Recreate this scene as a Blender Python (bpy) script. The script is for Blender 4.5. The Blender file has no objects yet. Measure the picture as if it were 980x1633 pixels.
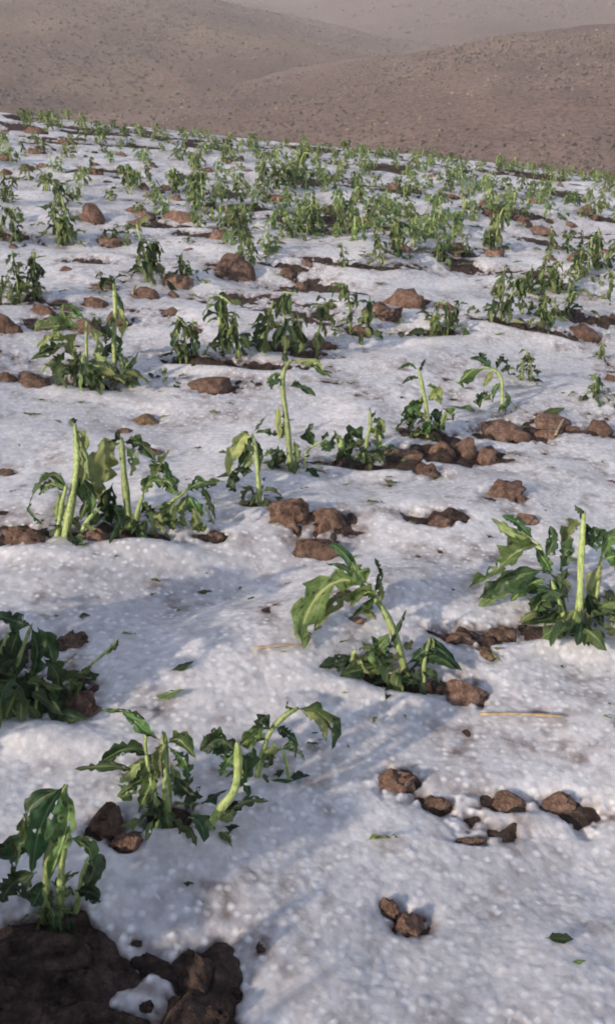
import bpy, bmesh, math, random
import numpy as np
from mathutils import Vector, Matrix, noise as mnoise, Euler

rnd = random.Random(7)
PI = math.pi
sc = bpy.context.scene
COL = sc.collection

# ------------------------------------------------------------------ camera
H_CAM, PITCH, F_PX = 1.40, math.radians(28.4), 1414.0
cam_d = bpy.data.cameras.new('camera')
cam_d.sensor_fit = 'VERTICAL'; cam_d.sensor_height = 24.0
cam_d.lens = 24.0 * F_PX / 1633.0
cam_d.clip_start = 0.05; cam_d.clip_end = 6000
cam = bpy.data.objects.new('camera', cam_d); COL.objects.link(cam)
cam.location = (0, 0, H_CAM); cam.rotation_euler = (PI / 2 - PITCH, 0, 0)
sc.camera = cam

# ------------------------------------------------------------------ light
SUN_EL = math.radians(24.0)
SUN_FROM = Vector((-0.76, -0.65, 0)).normalized()          # horizontal direction towards the sun
w = bpy.data.worlds.new('World'); sc.world = w; w.use_nodes = True
nt = w.node_tree; bg = nt.nodes['Background']
sky = nt.nodes.new('ShaderNodeTexSky'); sky.sky_type = 'NISHITA'; sky.sun_disc = False
sky.sun_elevation = SUN_EL; sky.sun_rotation = math.atan2(SUN_FROM.x, SUN_FROM.y)
sky.air_density = 1.0; sky.dust_density = 0.7; sky.ozone_density = 1.6
nt.links.new(sky.outputs[0], bg.inputs[0]); bg.inputs[1].default_value = 0.125
sun_d = bpy.data.lights.new('sun', 'SUN'); sun_d.energy = 4.0; sun_d.angle = math.radians(0.8)
sun_d.color = (1.0, 0.862, 0.710)
sun = bpy.data.objects.new('sun', sun_d); COL.objects.link(sun)
sdir = Vector((SUN_FROM.x * math.cos(SUN_EL), SUN_FROM.y * math.cos(SUN_EL), math.sin(SUN_EL)))
sun.rotation_euler = sdir.to_track_quat('Z', 'Y').to_euler()
sun.location = sdir * 30
vs = sc.view_settings
vs.view_transform = 'Standard'; vs.look = 'None'; vs.gamma = 1.0; vs.use_curve_mapping = False
vs.exposure = 0.64
sc.cycles.max_bounces = 5; sc.cycles.diffuse_bounces = 2; sc.cycles.glossy_bounces = 2
sc.cycles.transmission_bounces = 2; sc.cycles.use_adaptive_sampling = True; sc.cycles.adaptive_threshold = 0.03; sc.cycles.pixel_filter_type = 'BLACKMAN_HARRIS'; sc.cycles.filter_width = 1.9; sc.cycles.volume_bounces = 1; sc.cycles.transparent_max_bounces = 6

# ------------------------------------------------------------------ noise and ground height
def _h(ix, iy, seed):
    h = (ix * 374761393 + iy * 668265263 + seed * 974711) & 0xffffffff
    h = ((h ^ (h >> 13)) * 1274126177) & 0xffffffff
    h = ((h ^ (h >> 16)) * 2246822519) & 0xffffffff
    return ((h ^ (h >> 15)) & 0xffffff) / float(0xffffff)
def vn(x, y, seed=0):
    x = np.asarray(x, float); y = np.asarray(y, float)
    xi = np.floor(x); yi = np.floor(y); fx = x - xi; fy = y - yi
    xi = xi.astype(np.int64); yi = yi.astype(np.int64)
    sx = fx * fx * fx * (fx * (fx * 6 - 15) + 10); sy = fy * fy * fy * (fy * (fy * 6 - 15) + 10)
    a = _h(xi, yi, seed); b = _h(xi + 1, yi, seed); c = _h(xi, yi + 1, seed); d = _h(xi + 1, yi + 1, seed)
    return ((a + (b - a) * sx) * (1 - sy) + (c + (d - c) * sx) * sy) * 2 - 1
def fbm(x, y, seed=0, o=3):
    r = 0; am = 1.0
    for i in range(o):
        r = r + am * vn(x * 2 ** i + 13.7 * i, y * 2 ** i - 7.1 * i, seed + i); am *= 0.5
    return r / 1.6
def cell(x, y, size, seed, rmin, rmax):
    """height of half-buried stones, one per jittered cell"""
    gx = np.floor(x / size).astype(np.int64); gy = np.floor(y / size).astype(np.int64)
    out = np.zeros_like(x)
    for i in (-1, 0, 1):
        for j in (-1, 0, 1):
            cx = (gx + i + _h(gx + i, gy + j, seed)) * size; cy = (gy + j + _h(gx + i, gy + j, seed + 5)) * size
            r = size * (rmin + (rmax - rmin) * _h(gx + i, gy + j, seed + 9) ** 2)
            d2 = (x - cx) ** 2 + (y - cy) ** 2
            out = np.maximum(out, np.sqrt(np.maximum(r * r - d2, 0)))
    return out
ROW_A = math.radians(27)
CA, SA = math.cos(ROW_A), math.sin(ROW_A)
def macro(x, y):
    x = np.asarray(x, float); y = np.asarray(y, float)
    xs = 25 * np.tanh(x / 25)
    z = -0.10 * xs
    e = np.maximum(0, y - 9.5)
    z = z - 0.0085 * e ** 2 / (1 + 0.02 * e)
    return z
def base_h(x, y):
    x = np.asarray(x, float); y = np.asarray(y, float)
    a = CA * x + SA * y; b = -SA * x + CA * y
    z = macro(x, y)
    wob = 0.25 * vn(a * 0.7, b * 0.7, 51)
    z = z + 0.058 * vn(a * 0.55, (b + wob) * 1.5, 3) + 0.042 * vn(a * 1.2, (b + wob) * 2.6, 4)
    z = z + 0.014 * vn(x * 4.2, y * 4.2, 5)
    return z
BARE = []
def bare_mask(x, y):
    m = np.zeros_like(x)
    for (px, py, rx, ry, s) in BARE:
        m = np.maximum(m, np.exp(-(((x - px) / rx) ** 2 + ((y - py) / ry) ** 2) ** 2))
    return m
PATCH = []          # bare soil: x, y, rx, ry, strength
def thick(x, y, patches=True):
    f = 0.016 + 0.006 * vn(x * 3.1, y * 3.1, 21) + 0.003 * vn(x * 8.3, y * 8.3, 22)
    a = CA * x + SA * y; b = -SA * x + CA * y
    far = np.clip((np.hypot(x, y) - 3.2) / 6.0, 0, 1)
    f = f - 0.055 * far * np.maximum(0, vn(x * 1.0, y * 2.6 + x * .25, 31) + 0.65 * vn(x * 3.5, y * 6, 32) - 0.16)
    if patches:
        for (px, py, rx, ry, s) in PATCH:
            m = (np.abs(x - px) < 3 * max(rx, ry)) & (np.abs(y - py) < 3 * max(rx, ry))
            if not m.any(): continue
            q = ((x[m] - px) / rx) ** 2 + ((y[m] - py) / ry) ** 2
            f[m] -= s * np.exp(-q ** 1.25)
    k = np.clip((0.013 - f) / 0.008, 0, 1)          # ragged melting edges
    f = f + k * (0.009 * vn(x * 21, y * 21, 23) + 0.008 * vn(x * 47, y * 47, 24) + 0.005 * vn(x * 90, y * 90, 25))
    return np.clip(f, -0.06, 0.045)
def soil_h(x, y):
    return base_h(x, y) + 0.012 * fbm(x * 9, y * 9, 41, 3) + 0.009 * vn(x * 27, y * 27, 45)
def surf1(x, y):
    X = np.array([float(x)]); Y = np.array([float(y)])
    return float(max(base_h(X, Y)[0] + 0.014, soil_h(X, Y)[0]))

FWD = Vector((0, math.cos(PITCH), -math.sin(PITCH))); UPV = Vector((0, math.sin(PITCH), math.cos(PITCH)))
CAMP = Vector((0, 0, H_CAM))
def ray(u, v):
    return FWD + Vector((1, 0, 0)) * ((u - 490) / F_PX) + UPV * ((816.5 - v) / F_PX)
TS = np.geomspace(0.6, 60, 1500)
def hit(u, v):
    d = ray(u, v)
    x = d.x * TS; y = d.y * TS; z = H_CAM + d.z * TS
    g = z - (base_h(x, y) + 0.014)
    k = np.argmax(g < 0)
    if k == 0: return Vector((CAMP + d * 60)), 60.0
    t = TS[k - 1] + (TS[k] - TS[k - 1]) * g[k - 1] / (g[k - 1] - g[k] + 1e-9)
    p = CAMP + d * t
    return Vector((p.x, p.y, surf1(p.x, p.y) - 0.004)), t          # t is the camera depth
def unp(u, v, depth, lift=0.008):
    p = CAMP + ray(u, v) * depth
    if p.z < surf1(p.x, p.y) + lift:
        q, _ = hit(u, v); p = q + Vector((0, 0, lift + 0.004))
    return p

# ------------------------------------------------------------------ materials
def mat(name):
    m = bpy.data.materials.new(name); m.use_nodes = True
    n = m.node_tree.nodes; p = n['Principled BSDF']
    return m, m.node_tree, p
def N(t, typ, **kw):
    n = t.nodes.new(typ)
    for k, v in kw.items():
        if k in n.inputs: n.inputs[k].default_value = v
        else: setattr(n, k, v)
    return n
def L(t, a, b): t.links.new(a, b)
def ramp(t, fac, stops):
    r = t.nodes.new('ShaderNodeValToRGB'); e = r.color_ramp.elements
    while len(e) < len(stops): e.new(0.5)
    for i, (p, c) in enumerate(stops):
        e[i].position = p; e[i].color = (*c, 1)
    L(t, fac, r.inputs[0]); return r
def coords(t, kind='Object'):
    return t.nodes.new('ShaderNodeTexCoord').outputs[kind]
def noise_n(t, vec, scale, detail=4, rough=0.55):
    n = N(t, 'ShaderNodeTexNoise'); n.inputs['Scale'].default_value = scale
    n.inputs['Detail'].default_value = detail; n.inputs['Roughness'].default_value = rough
    L(t, vec, n.inputs['Vector']); return n
def mixc(t, fac, a, b, mode='MIX'):
    m = t.nodes.new('ShaderNodeMix'); m.data_type = 'RGBA'; m.blend_type = mode
    for s, v in ((0, fac), (6, a), (7, b)):
        if hasattr(v, 'node'): L(t, v, m.inputs[s])
        else: m.inputs[s].default_value = v if s == 0 else (*v, 1)
    return m.outputs[2]
def bump(t, p, height, strength, dist):
    b = t.nodes.new('ShaderNodeBump'); b.inputs['Strength'].default_value = strength; b.inputs['Distance'].default_value = dist
    L(t, height, b.inputs['Height']); L(t, b.outputs[0], p.inputs['Normal']); return b

def m_hail():
    m, t, p = mat('hail')
    c = coords(t)
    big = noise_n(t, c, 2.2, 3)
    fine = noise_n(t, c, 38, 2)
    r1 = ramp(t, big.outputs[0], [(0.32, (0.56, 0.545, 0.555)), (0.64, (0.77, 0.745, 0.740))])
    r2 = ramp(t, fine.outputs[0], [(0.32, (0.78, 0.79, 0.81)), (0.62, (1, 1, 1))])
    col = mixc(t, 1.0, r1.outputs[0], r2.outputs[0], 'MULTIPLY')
    dirt = noise_n(t, c, 5.5, 4, 0.65)
    dr = ramp(t, dirt.outputs[0], [(0.54, (0, 0, 0)), (0.78, (0.55, 0.55, 0.55))])
    col = mixc(t, dr.outputs[0], col, (0.42, 0.36, 0.32))
    at = t.nodes.new('ShaderNodeAttribute'); at.attribute_name = 'melt'
    am = N(t, 'ShaderNodeMath', operation='MULTIPLY'); L(t, at.outputs['Fac'], am.inputs[0])
    an = ramp(t, fine.outputs[0], [(0.35, (1, 1, 1)), (0.70, (0.35, 0.35, 0.35))]); L(t, an.outputs[0], am.inputs[1])
    col = mixc(t, am.outputs[0], col, (0.175, 0.120, 0.095))
    L(t, col, p.inputs['Base Color'])
    p.inputs['Roughness'].default_value = 0.42
    p.inputs['IOR'].default_value = 1.31
    p.inputs['Subsurface Weight'].default_value = 1.0
    p.inputs['Subsurface Radius'].default_value = (0.9, 1.0, 1.1)
    p.inputs['Subsurface Scale'].default_value = 0.022
    hs = []
    for sc_v, wt in ((62, 1.0), (150, 0.5)):
        v = N(t, 'ShaderNodeTexVoronoi'); v.inputs['Scale'].default_value = sc_v; L(t, c, v.inputs['Vector'])
        q = N(t, 'ShaderNodeMath', operation='MULTIPLY'); L(t, v.outputs['Distance'], q.inputs[0]); L(t, v.outputs['Distance'], q.inputs[1])
        q2 = N(t, 'ShaderNodeMath', operation='MULTIPLY'); q2.inputs[1].default_value = -1.6 * wt; L(t, q.outputs[0], q2.inputs[0])
        hs.append((q2, v))
    s = N(t, 'ShaderNodeMath', operation='ADD'); L(t, hs[0][0].outputs[0], s.inputs[0]); L(t, hs[1][0].outputs[0], s.inputs[1])
    bump(t, p, s.outputs[0], 0.13, 0.004)
    # single stones are whiter or greyer than their neighbours
    sx = t.nodes.new('ShaderNodeSeparateColor'); L(t, hs[0][1].outputs['Color'], sx.inputs[0])
    mr = N(t, 'ShaderNodeMapRange'); mr.inputs[3].default_value = 0.90; mr.inputs[4].default_value = 1.07; L(t, sx.outputs[0], mr.inputs[0])
    hv = t.nodes.new('ShaderNodeHueSaturation'); L(t, mr.outputs[0], hv.inputs['Value']); L(t, col, hv.inputs['Color'])
    # here and there a stone with an opaque white core
    th = N(t, 'ShaderNodeMath', operation='GREATER_THAN'); th.inputs[1].default_value = 0.70; L(t, sx.outputs[1], th.inputs[0])
    fo = N(t, 'ShaderNodeMapRange'); fo.inputs[1].default_value = 0.05; fo.inputs[2].default_value = 0.60; fo.inputs[3].default_value = 1.0; fo.inputs[4].default_value = 0.0
    L(t, hs[0][1].outputs['Distance'], fo.inputs[0])
    wm = N(t, 'ShaderNodeMath', operation='MULTIPLY'); L(t, th.outputs[0], wm.inputs[0]); L(t, fo.outputs[0], wm.inputs[1])
    col = mixc(t, wm.outputs[0], hv.outputs[0], (0.84, 0.83, 0.825))
    L(t, col, p.inputs['Base Color'])
    return m
def m_soil(name, dark, mid, light, sc_=1.0):
    m, t, p = mat(name)
    c = coords(t)
    n1 = noise_n(t, c, 38 * sc_, 4, 0.7)
    r = ramp(t, n1.outputs[0], [(0.34, dark), (0.50, mid), (0.68, light)])
    oi = t.nodes.new('ShaderNodeObjectInfo')
    hv = t.nodes.new('ShaderNodeHueSaturation')
    mr = N(t, 'ShaderNodeMapRange'); mr.inputs[3].default_value = 0.72; mr.inputs[4].default_value = 1.22
    L(t, oi.outputs['Random'], mr.inputs[0]); L(t, mr.outputs[0], hv.inputs['Value'])
    L(t, r.outputs[0], hv.inputs['Color']); L(t, hv.outputs[0], p.inputs['Base Color'])
    p.inputs['Roughness'].default_value = 0.88; p.inputs['Specular IOR Level'].default_value = 0.25
    n2 = noise_n(t, c, 80 * sc_, 4, 0.75)
    bump(t, p, n2.outputs[0], 1.0, 0.03)
    return m
def m_leaf(name, top, under, dark):
    m, t, p = mat(name)
    uv = coords(t, 'UV'); ob = coords(t)
    sep = t.nodes.new('ShaderNodeSeparateXYZ'); L(t, uv, sep.inputs[0])
    n1 = noise_n(t, ob, 42, 3, 0.6)
    r1 = ramp(t, n1.outputs[0], [(0.30, dark), (0.50, top), (0.75, tuple(min(1, q * 1.5) for q in top))])
    # brown bruises from the hail
    n2 = noise_n(t, ob, 75, 1, 0.5)
    br = ramp(t, n2.outputs[0], [(0.62, (0, 0, 0)), (0.69, (1, 1, 1))])
    c_top = mixc(t, br.outputs[0], r1.outputs[0], (0.035, 0.026, 0.018))
    r3 = ramp(t, n1.outputs[0], [(0.30, tuple(q * 0.55 for q in under)), (0.55, under), (0.8, tuple(min(1, q * 1.25) for q in under))])
    geo = t.nodes.new('ShaderNodeNewGeometry')
    col = mixc(t, geo.outputs['Backfacing'], c_top, r3.outputs[0])
    # midrib and side veins
    a = N(t, 'ShaderNodeMath', operation='SUBTRACT'); a.inputs[1].default_value = 0.5; L(t, sep.outputs[0], a.inputs[0])
    ab = N(t, 'ShaderNodeMath', operation='ABSOLUTE'); L(t, a.outputs[0], ab.inputs[0])
    mid = N(t, 'ShaderNodeMath', operation='LESS_THAN'); mid.inputs[1].default_value = 0.045; L(t, ab.outputs[0], mid.inputs[0])
    k = N(t, 'ShaderNodeMath', operation='MULTIPLY_ADD'); k.inputs[1].default_value = -1.1; L(t, ab.outputs[0], k.inputs[0]); L(t, sep.outputs[1], k.inputs[2])
    k2 = N(t, 'ShaderNodeMath', operation='MULTIPLY'); k2.inputs[1].default_value = 7.0; L(t, k.outputs[0], k2.inputs[0])
    fr = N(t, 'ShaderNodeMath', operation='FRACT'); L(t, k2.outputs[0], fr.inputs[0])
    lt = N(t, 'ShaderNodeMath', operation='LESS_THAN'); lt.inputs[1].default_value = 0.10; L(t, fr.outputs[0], lt.inputs[0])
    l2 = N(t, 'ShaderNodeMath', operation='MULTIPLY'); l2.inputs[1].default_value = 0.35; L(t, lt.outputs[0], l2.inputs[0])
    mx = N(t, 'ShaderNodeMath', operation='MAXIMUM'); L(t, mid.outputs[0], mx.inputs[0]); L(t, l2.outputs[0], mx.inputs[1])
    m8 = N(t, 'ShaderNodeMath', operation='MULTIPLY'); m8.inputs[1].default_value = 0.7; L(t, mx.outputs[0], m8.inputs[0])
    col = mixc(t, m8.outputs[0], col, tuple(min(1, q * 1.15) for q in under))
    oi = t.nodes.new('ShaderNodeObjectInfo')
    hv = t.nodes.new('ShaderNodeHueSaturation'); hv.inputs['Saturation'].default_value = 1.0
    m7 = N(t, 'ShaderNodeMath', operation='MULTIPLY'); m7.inputs[1].default_value = 7.31; L(t, oi.outputs['Random'], m7.inputs[0])
    f7 = N(t, 'ShaderNodeMath', operation='FRACT'); L(t, m7.outputs[0], f7.inputs[0])
    mh_ = N(t, 'ShaderNodeMapRange'); mh_.inputs[3].default_value = 0.452; mh_.inputs[4].default_value = 0.502; L(t, f7.outputs[0], mh_.inputs[0]); L(t, mh_.outputs[0], hv.inputs['Hue'])
    mr = N(t, 'ShaderNodeMapRange'); mr.inputs[3].default_value = 0.55; mr.inputs[4].default_value = 1.45
    L(t, oi.outputs['Random'], mr.inputs[0]); L(t, mr.outputs[0], hv.inputs['Value']); L(t, col, hv.inputs['Color'])
    L(t, hv.outputs[0], p.inputs['Base Color'])
    p.inputs['Roughness'].default_value = 0.52; p.inputs['Specular IOR Level'].default_value = 0.35
    tr = t.nodes.new('ShaderNodeBsdfTranslucent'); L(t, hv.outputs[0], tr.inputs[0])
    ms = t.nodes.new('ShaderNodeMixShader'); ms.inputs[0].default_value = 0.22
    L(t, p.outputs[0], ms.inputs[1]); L(t, tr.outputs[0], ms.inputs[2])
    L(t, ms.outputs[0], t.nodes['Material Output'].inputs[0])
    bump(t, p, n1.outputs[0], 0.5, 0.006)
    return m
def m_stem():
    m, t, p = mat('stem')
    c = coords(t)
    mp = N(t, 'ShaderNodeMapping'); mp.inputs['Scale'].default_value = (110, 110, 9); L(t, c, mp.inputs[0])
    n1 = noise_n(t, mp.outputs[0], 1.6, 5, 0.6)
    r = ramp(t, n1.outputs[0], [(0.30, (0.12, 0.18, 0.045)), (0.48, (0.31, 0.39, 0.12)), (0.70, (0.50, 0.56, 0.24))])
    nb = noise_n(t, c, 55, 2, .5); rb = ramp(t, nb.outputs[0], [(0.55, (0, 0, 0)), (0.70, (.45, .45, .45))])
    stc = mixc(t, rb.outputs[0], r.outputs[0], (0.10, 0.11, 0.035))
    oi = t.nodes.new('ShaderNodeObjectInfo'); hv = t.nodes.new('ShaderNodeHueSaturation')
    mr = N(t, 'ShaderNodeMapRange'); mr.inputs[3].default_value = 0.7; mr.inputs[4].default_value = 1.2
    L(t, oi.outputs['Random'], mr.inputs[0]); L(t, mr.outputs[0], hv.inputs['Value']); L(t, stc, hv.inputs['Color'])
    L(t, hv.outputs[0], p.inputs['Base Color']); p.inputs['Roughness'].default_value = 0.5
    p.inputs['Subsurface Weight'].default_value = 0.0
    bump(t, p, n1.outputs[0], 0.5, 0.004)
    return m
def m_plain(name, a, b, scale, rough=0.8):
    m, t, p = mat(name); c = coords(t); n1 = noise_n(t, c, scale, 4)
    r = ramp(t, n1.outputs[0], [(0.3, a), (0.7, b)]); L(t, r.outputs[0], p.inputs['Base Color'])
    p.inputs['Roughness'].default_value = rough
    return m
def m_hill(name, dark, mid, light, s):
    m, t, p = mat(name); c = coords(t)
    mp = N(t, 'ShaderNodeMapping'); mp.inputs['Scale'].default_value = (1, 1, 2.2); L(t, c, mp.inputs[0])
    n1 = noise_n(t, mp.outputs[0], 0.035 * s, 5, 0.6)
    n2 = noise_n(t, mp.outputs[0], 1.5 * s, 4, 0.8)
    r1 = ramp(t, n1.outputs[0], [(0.36, tuple(q * .8 for q in mid)), (0.64, light)])
    r2 = ramp(t, n2.outputs[0], [(0.38, dark), (0.58, (1, 1, 1))])
    r2.color_ramp.elements[0].color = (0.46, 0.46, 0.48, 1)
    col = mixc(t, 1.0, r1.outputs[0], r2.outputs[0], 'MULTIPLY')
    L(t, col, p.inputs['Base Color']); p.inputs['Roughness'].default_value = 0.95; p.inputs['Specular IOR Level'].default_value = 0.1
    bump(t, p, n2.outputs[0], 0.7, 0.5 / s)
    return m
M_HAIL = m_hail()
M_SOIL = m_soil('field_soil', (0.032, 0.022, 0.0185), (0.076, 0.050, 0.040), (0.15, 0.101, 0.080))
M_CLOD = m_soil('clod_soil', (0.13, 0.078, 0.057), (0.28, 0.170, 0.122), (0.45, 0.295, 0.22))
M_CLODT = m_soil('clod_tan', (0.12, 0.08, 0.045), (0.27, 0.18, 0.10), (0.38, 0.27, 0.17))
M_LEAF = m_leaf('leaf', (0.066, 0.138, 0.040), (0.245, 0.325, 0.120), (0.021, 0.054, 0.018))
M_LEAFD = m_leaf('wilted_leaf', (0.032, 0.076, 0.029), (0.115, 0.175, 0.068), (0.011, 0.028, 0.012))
M_LEAFM = m_leaf('pale_leaf', (0.108, 0.168, 0.056), (0.290, 0.350, 0.145), (0.036, 0.068, 0.025))
M_STEM = m_stem()
M_STRAW = m_plain('straw', (0.36, 0.24, 0.13), (0.60, 0.45, 0.27), 60, 0.6)

# ------------------------------------------------------------------ object helpers
def tag(o, label=None, cat=None, group=None, kind=None):
    if label: o['label'] = label
    if cat: o['category'] = cat
    if group: o['group'] = group
    if kind: o['kind'] = kind
    return o
def mesh_from(name, verts, faces, m, smooth=True, uvs=None):
    me = bpy.data.meshes.new(name)
    me.from_pydata(verts, [], faces)
    if smooth: me.polygons.foreach_set('use_smooth', [True] * len(me.polygons))
    if uvs is not None:
        ul = me.uv_layers.new(name='UVMap')
        vi = np.zeros(len(me.loops), dtype=np.int32); me.loops.foreach_get('vertex_index', vi)
        ul.data.foreach_set('uv', np.asarray(uvs, dtype=np.float32)[vi].ravel())
    me.materials.append(m); me.update()
    return me
def link(name, data, parent=None, loc=None, rot=None, scale=None):
    o = bpy.data.objects.new(name, data); COL.objects.link(o)
    if parent: o.parent = parent
    if loc is not None: o.location = loc
    if rot is not None: o.rotation_euler = rot
    if scale is not None: o.scale = scale
    return o
def np_grid(name, P, nx, ny, m, keep=None, attr=None):
    """P (ny*nx,3) array; quads; keep is a mask of quads"""
    idx = np.arange(nx * ny).reshape(ny, nx)
    q = np.stack([idx[:-1, :-1], idx[:-1, 1:], idx[1:, 1:], idx[1:, :-1]], -1).reshape(-1, 4)
    if keep is not None: q = q[keep]
    used = np.unique(q); remap = np.full(nx * ny, -1, np.int64); remap[used] = np.arange(len(used))
    P = P[used]; q = remap[q]
    me = bpy.data.meshes.new(name)
    me.vertices.add(len(P)); me.vertices.foreach_set('co', P.astype(np.float32).ravel())
    me.loops.add(q.size); me.loops.foreach_set('vertex_index', q.astype(np.int32).ravel())
    me.polygons.add(len(q))
    me.polygons.foreach_set('loop_start', np.arange(0, q.size, 4, dtype=np.int32))
    me.update(calc_edges=True); me.validate()
    me.polygons.foreach_set('use_smooth', np.ones(len(me.polygons), bool))
    me.materials.append(m)
    if attr is not None:
        at = me.attributes.new('melt', 'FLOAT', 'POINT'); at.data.foreach_set('value', attr[used].astype(np.float32))
    return me
def catmull(pts, n):
    pts = [Vector(p) for p in pts]
    if len(pts) == 2:
        return [pts[0].lerp(pts[1], i / (n - 1)) for i in range(n)]
    e = [pts[0] * 2 - pts[1]] + pts + [pts[-1] * 2 - pts[-2]]
    out = []; m = len(pts) - 1
    for i in range(n):
        s = i / (n - 1) * m; k = min(int(s), m - 1); t = s - k
        p0, p1, p2, p3 = e[k:k + 4]
        out.append(0.5 * ((2 * p1) + (p2 - p0) * t + (2 * p0 - 5 * p1 + 4 * p2 - p3) * t * t + (3 * p1 - p0 - 3 * p2 + p3) * t ** 3))
    return out
def stem_mesh(pts, r0, r1, sides=7, seg=11, rg=rnd, m=None, torn=True):
    c = catmull(pts, seg); V = []; F = []
    ref = Vector((0.3, 0.9, 0.1))
    ph = rg.random() * 6
    for i, p in enumerate(c):
        t = ((c[min(i + 1, seg - 1)] - c[max(i - 1, 0)])).normalized()
        a = t.cross(ref).normalized(); b = t.cross(a)
        s = i / (seg - 1); r = r0 + (r1 - r0) * s
        r *= 1 + 0.13 * math.sin(ph + s * 13) + rg.uniform(-.06, .06)
        for k in range(sides):
            an = 2 * PI * k / sides
            rr = r * (1 + (0.14 if k % 2 else -0.06))
            q = p + (a * math.cos(an) + b * math.sin(an)) * rr
            if torn and i == seg - 1: q = p.lerp(q, rg.uniform(.3, .8)) + t * rg.uniform(-0.8, 2.6) * r
            V.append(q)
    for i in range(seg - 1):
        for k in range(sides):
            k2 = (k + 1) % sides
            F.append((i * sides + k, i * sides + k2, (i + 1) * sides + k2, (i + 1) * sides + k))
    F.append(tuple(range((seg - 1) * sides, seg * sides)))
    F.append(tuple(reversed(range(sides))))
    return mesh_from('stem', V, F, m or M_STEM)
def leaf_geo(c, nrm, width, rg, across=6, fold=0.3, jag=0.25, holes=0.03, wave=0.12, petiole=0.12):
    """blade along the centre line c; nrm is the upper side hint"""
    n = len(c); V = []; F = []; UV = []
    lj = [1.0] * n; rj = [1.0] * n
    co_ = Vector((rg.uniform(0, 50), rg.uniform(0, 50), rg.uniform(0, 50)))
    for i in range(n):
        s = i / max(1, n - 1)
        lj[i] = 1 - jag * 1.1 * abs(mnoise.noise(co_ + Vector((0, 0, s * 6)))) - rg.uniform(0, .12)
        rj[i] = 1 - jag * 1.1 * abs(mnoise.noise(co_ - Vector((0, 0, s * 6)))) - rg.uniform(0, .12)
        if rg.random() < jag * .35: lj[i] *= rg.uniform(.3, .7)
        if rg.random() < jag * .35: rj[i] *= rg.uniform(.3, .7)
    ph = rg.random() * 6; ph2 = rg.random() * 6; tw = rg.uniform(-0.5, 0.5)
    for i, p in enumerate(c):
        s = i / (n - 1)
        t = (c[min(i + 1, n - 1)] - c[max(i - 1, 0)])
        t = t.normalized() if t.length > 1e-9 else Vector((1, 0, 0))
        sd = t.cross(nrm)
        sd = sd.normalized() if sd.length > 1e-5 else Vector((0, 1, 0))
        nn = sd.cross(t).normalized()
        ca, sa_ = math.cos(tw * s), math.sin(tw * s)
        sd, nn = sd * ca + nn * sa_, nn * ca - sd * sa_
        q = max(0, (s - petiole) / (1 - petiole))
        wd = 0.05 + 0.95 * math.sin(PI * min(1, q ** 0.75)) ** 0.75 if q > 0 else 0.06
        if s == 1: wd = 0.04
        hw = width * 0.5 * wd
        for j in range(across + 1):
            x = j / across * 2 - 1
            k = (lj[i] if x < 0 else rj[i])
            ax = abs(x) * k
            off = sd * (math.copysign(ax, x) * hw * math.cos(fold * 0.8)) + nn * (ax * hw * fold)
            off += nn * (wave * hw * math.sin(ph + s * 9 + x * 2.5) * ax) + nn * (0.5 * wave * hw * math.sin(ph2 + s * 17 - x * 5) * ax)
            off += nn * (hw * 0.60 * mnoise.noise(co_ + Vector((s * 5.0, x * 1.6, 0))) * (.25 + ax)) + nn * (hw * 0.30 * mnoise.noise(co_ + Vector((s * 13.0, x * 3.6, 4))) * (.1 + ax))
            V.append(p + off); UV.append((j / across, s))
    for i in range(n - 1):
        for j in range(across):
            if 2 < i < n - 2 and rg.random() < holes: continue
            a = i * (across + 1) + j
            F.append((a, a + 1, a + across + 2, a + across + 1))
    return V, F, UV

# library of drooping leaves, unit length, growing from the origin along +X
LIB = {}
def lib_leaf(p0, p1, width, rg, bend=0.5, **kw):
    n = 9; c = [Vector((0, 0, 0))]; lat = rg.uniform(-0.5, 0.5)
    for i in range(1, n):
        s = i / (n - 1); a = p0 + (p1 - p0) * s ** bend
        c.append(c[-1] + Vector((math.cos(a), lat * s * 0.4, math.sin(a))) / (n - 1))
    return c
def make_lib():
    rg = random.Random(31)
    specs = {'droop': (30, -85, .5), 'limp': (-35, -95, .5), 'arch': (65, -70, .8), 'out': (25, -25, 1.0), 'flat': (4, -3, 1.0), 'up': (80, 35, 1.2)}
    for k, (a, b, w_) in specs.items():
        LIB[k] = []
        for i in range(6):
            c = lib_leaf(math.radians(a + rg.uniform(-14, 14)), math.radians(b + rg.uniform(-14, 14)), w_, rg, bend=w_ if k != 'flat' else 1)
            V, F, U = leaf_geo(c, Vector((0, 0, 1)) if k not in ('limp',) else Vector((1, 0, .3)), rg.uniform(.30, .54), rg, across=4,
                               fold=rg.uniform(-.6, .9), jag=0.3, holes=0.02, wave=0.38, petiole=0.14)
            LIB[k].append(mesh_from('leaf', V, F, M_LEAFM if i < 4 else M_LEAFD, uvs=U))
make_lib()

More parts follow.
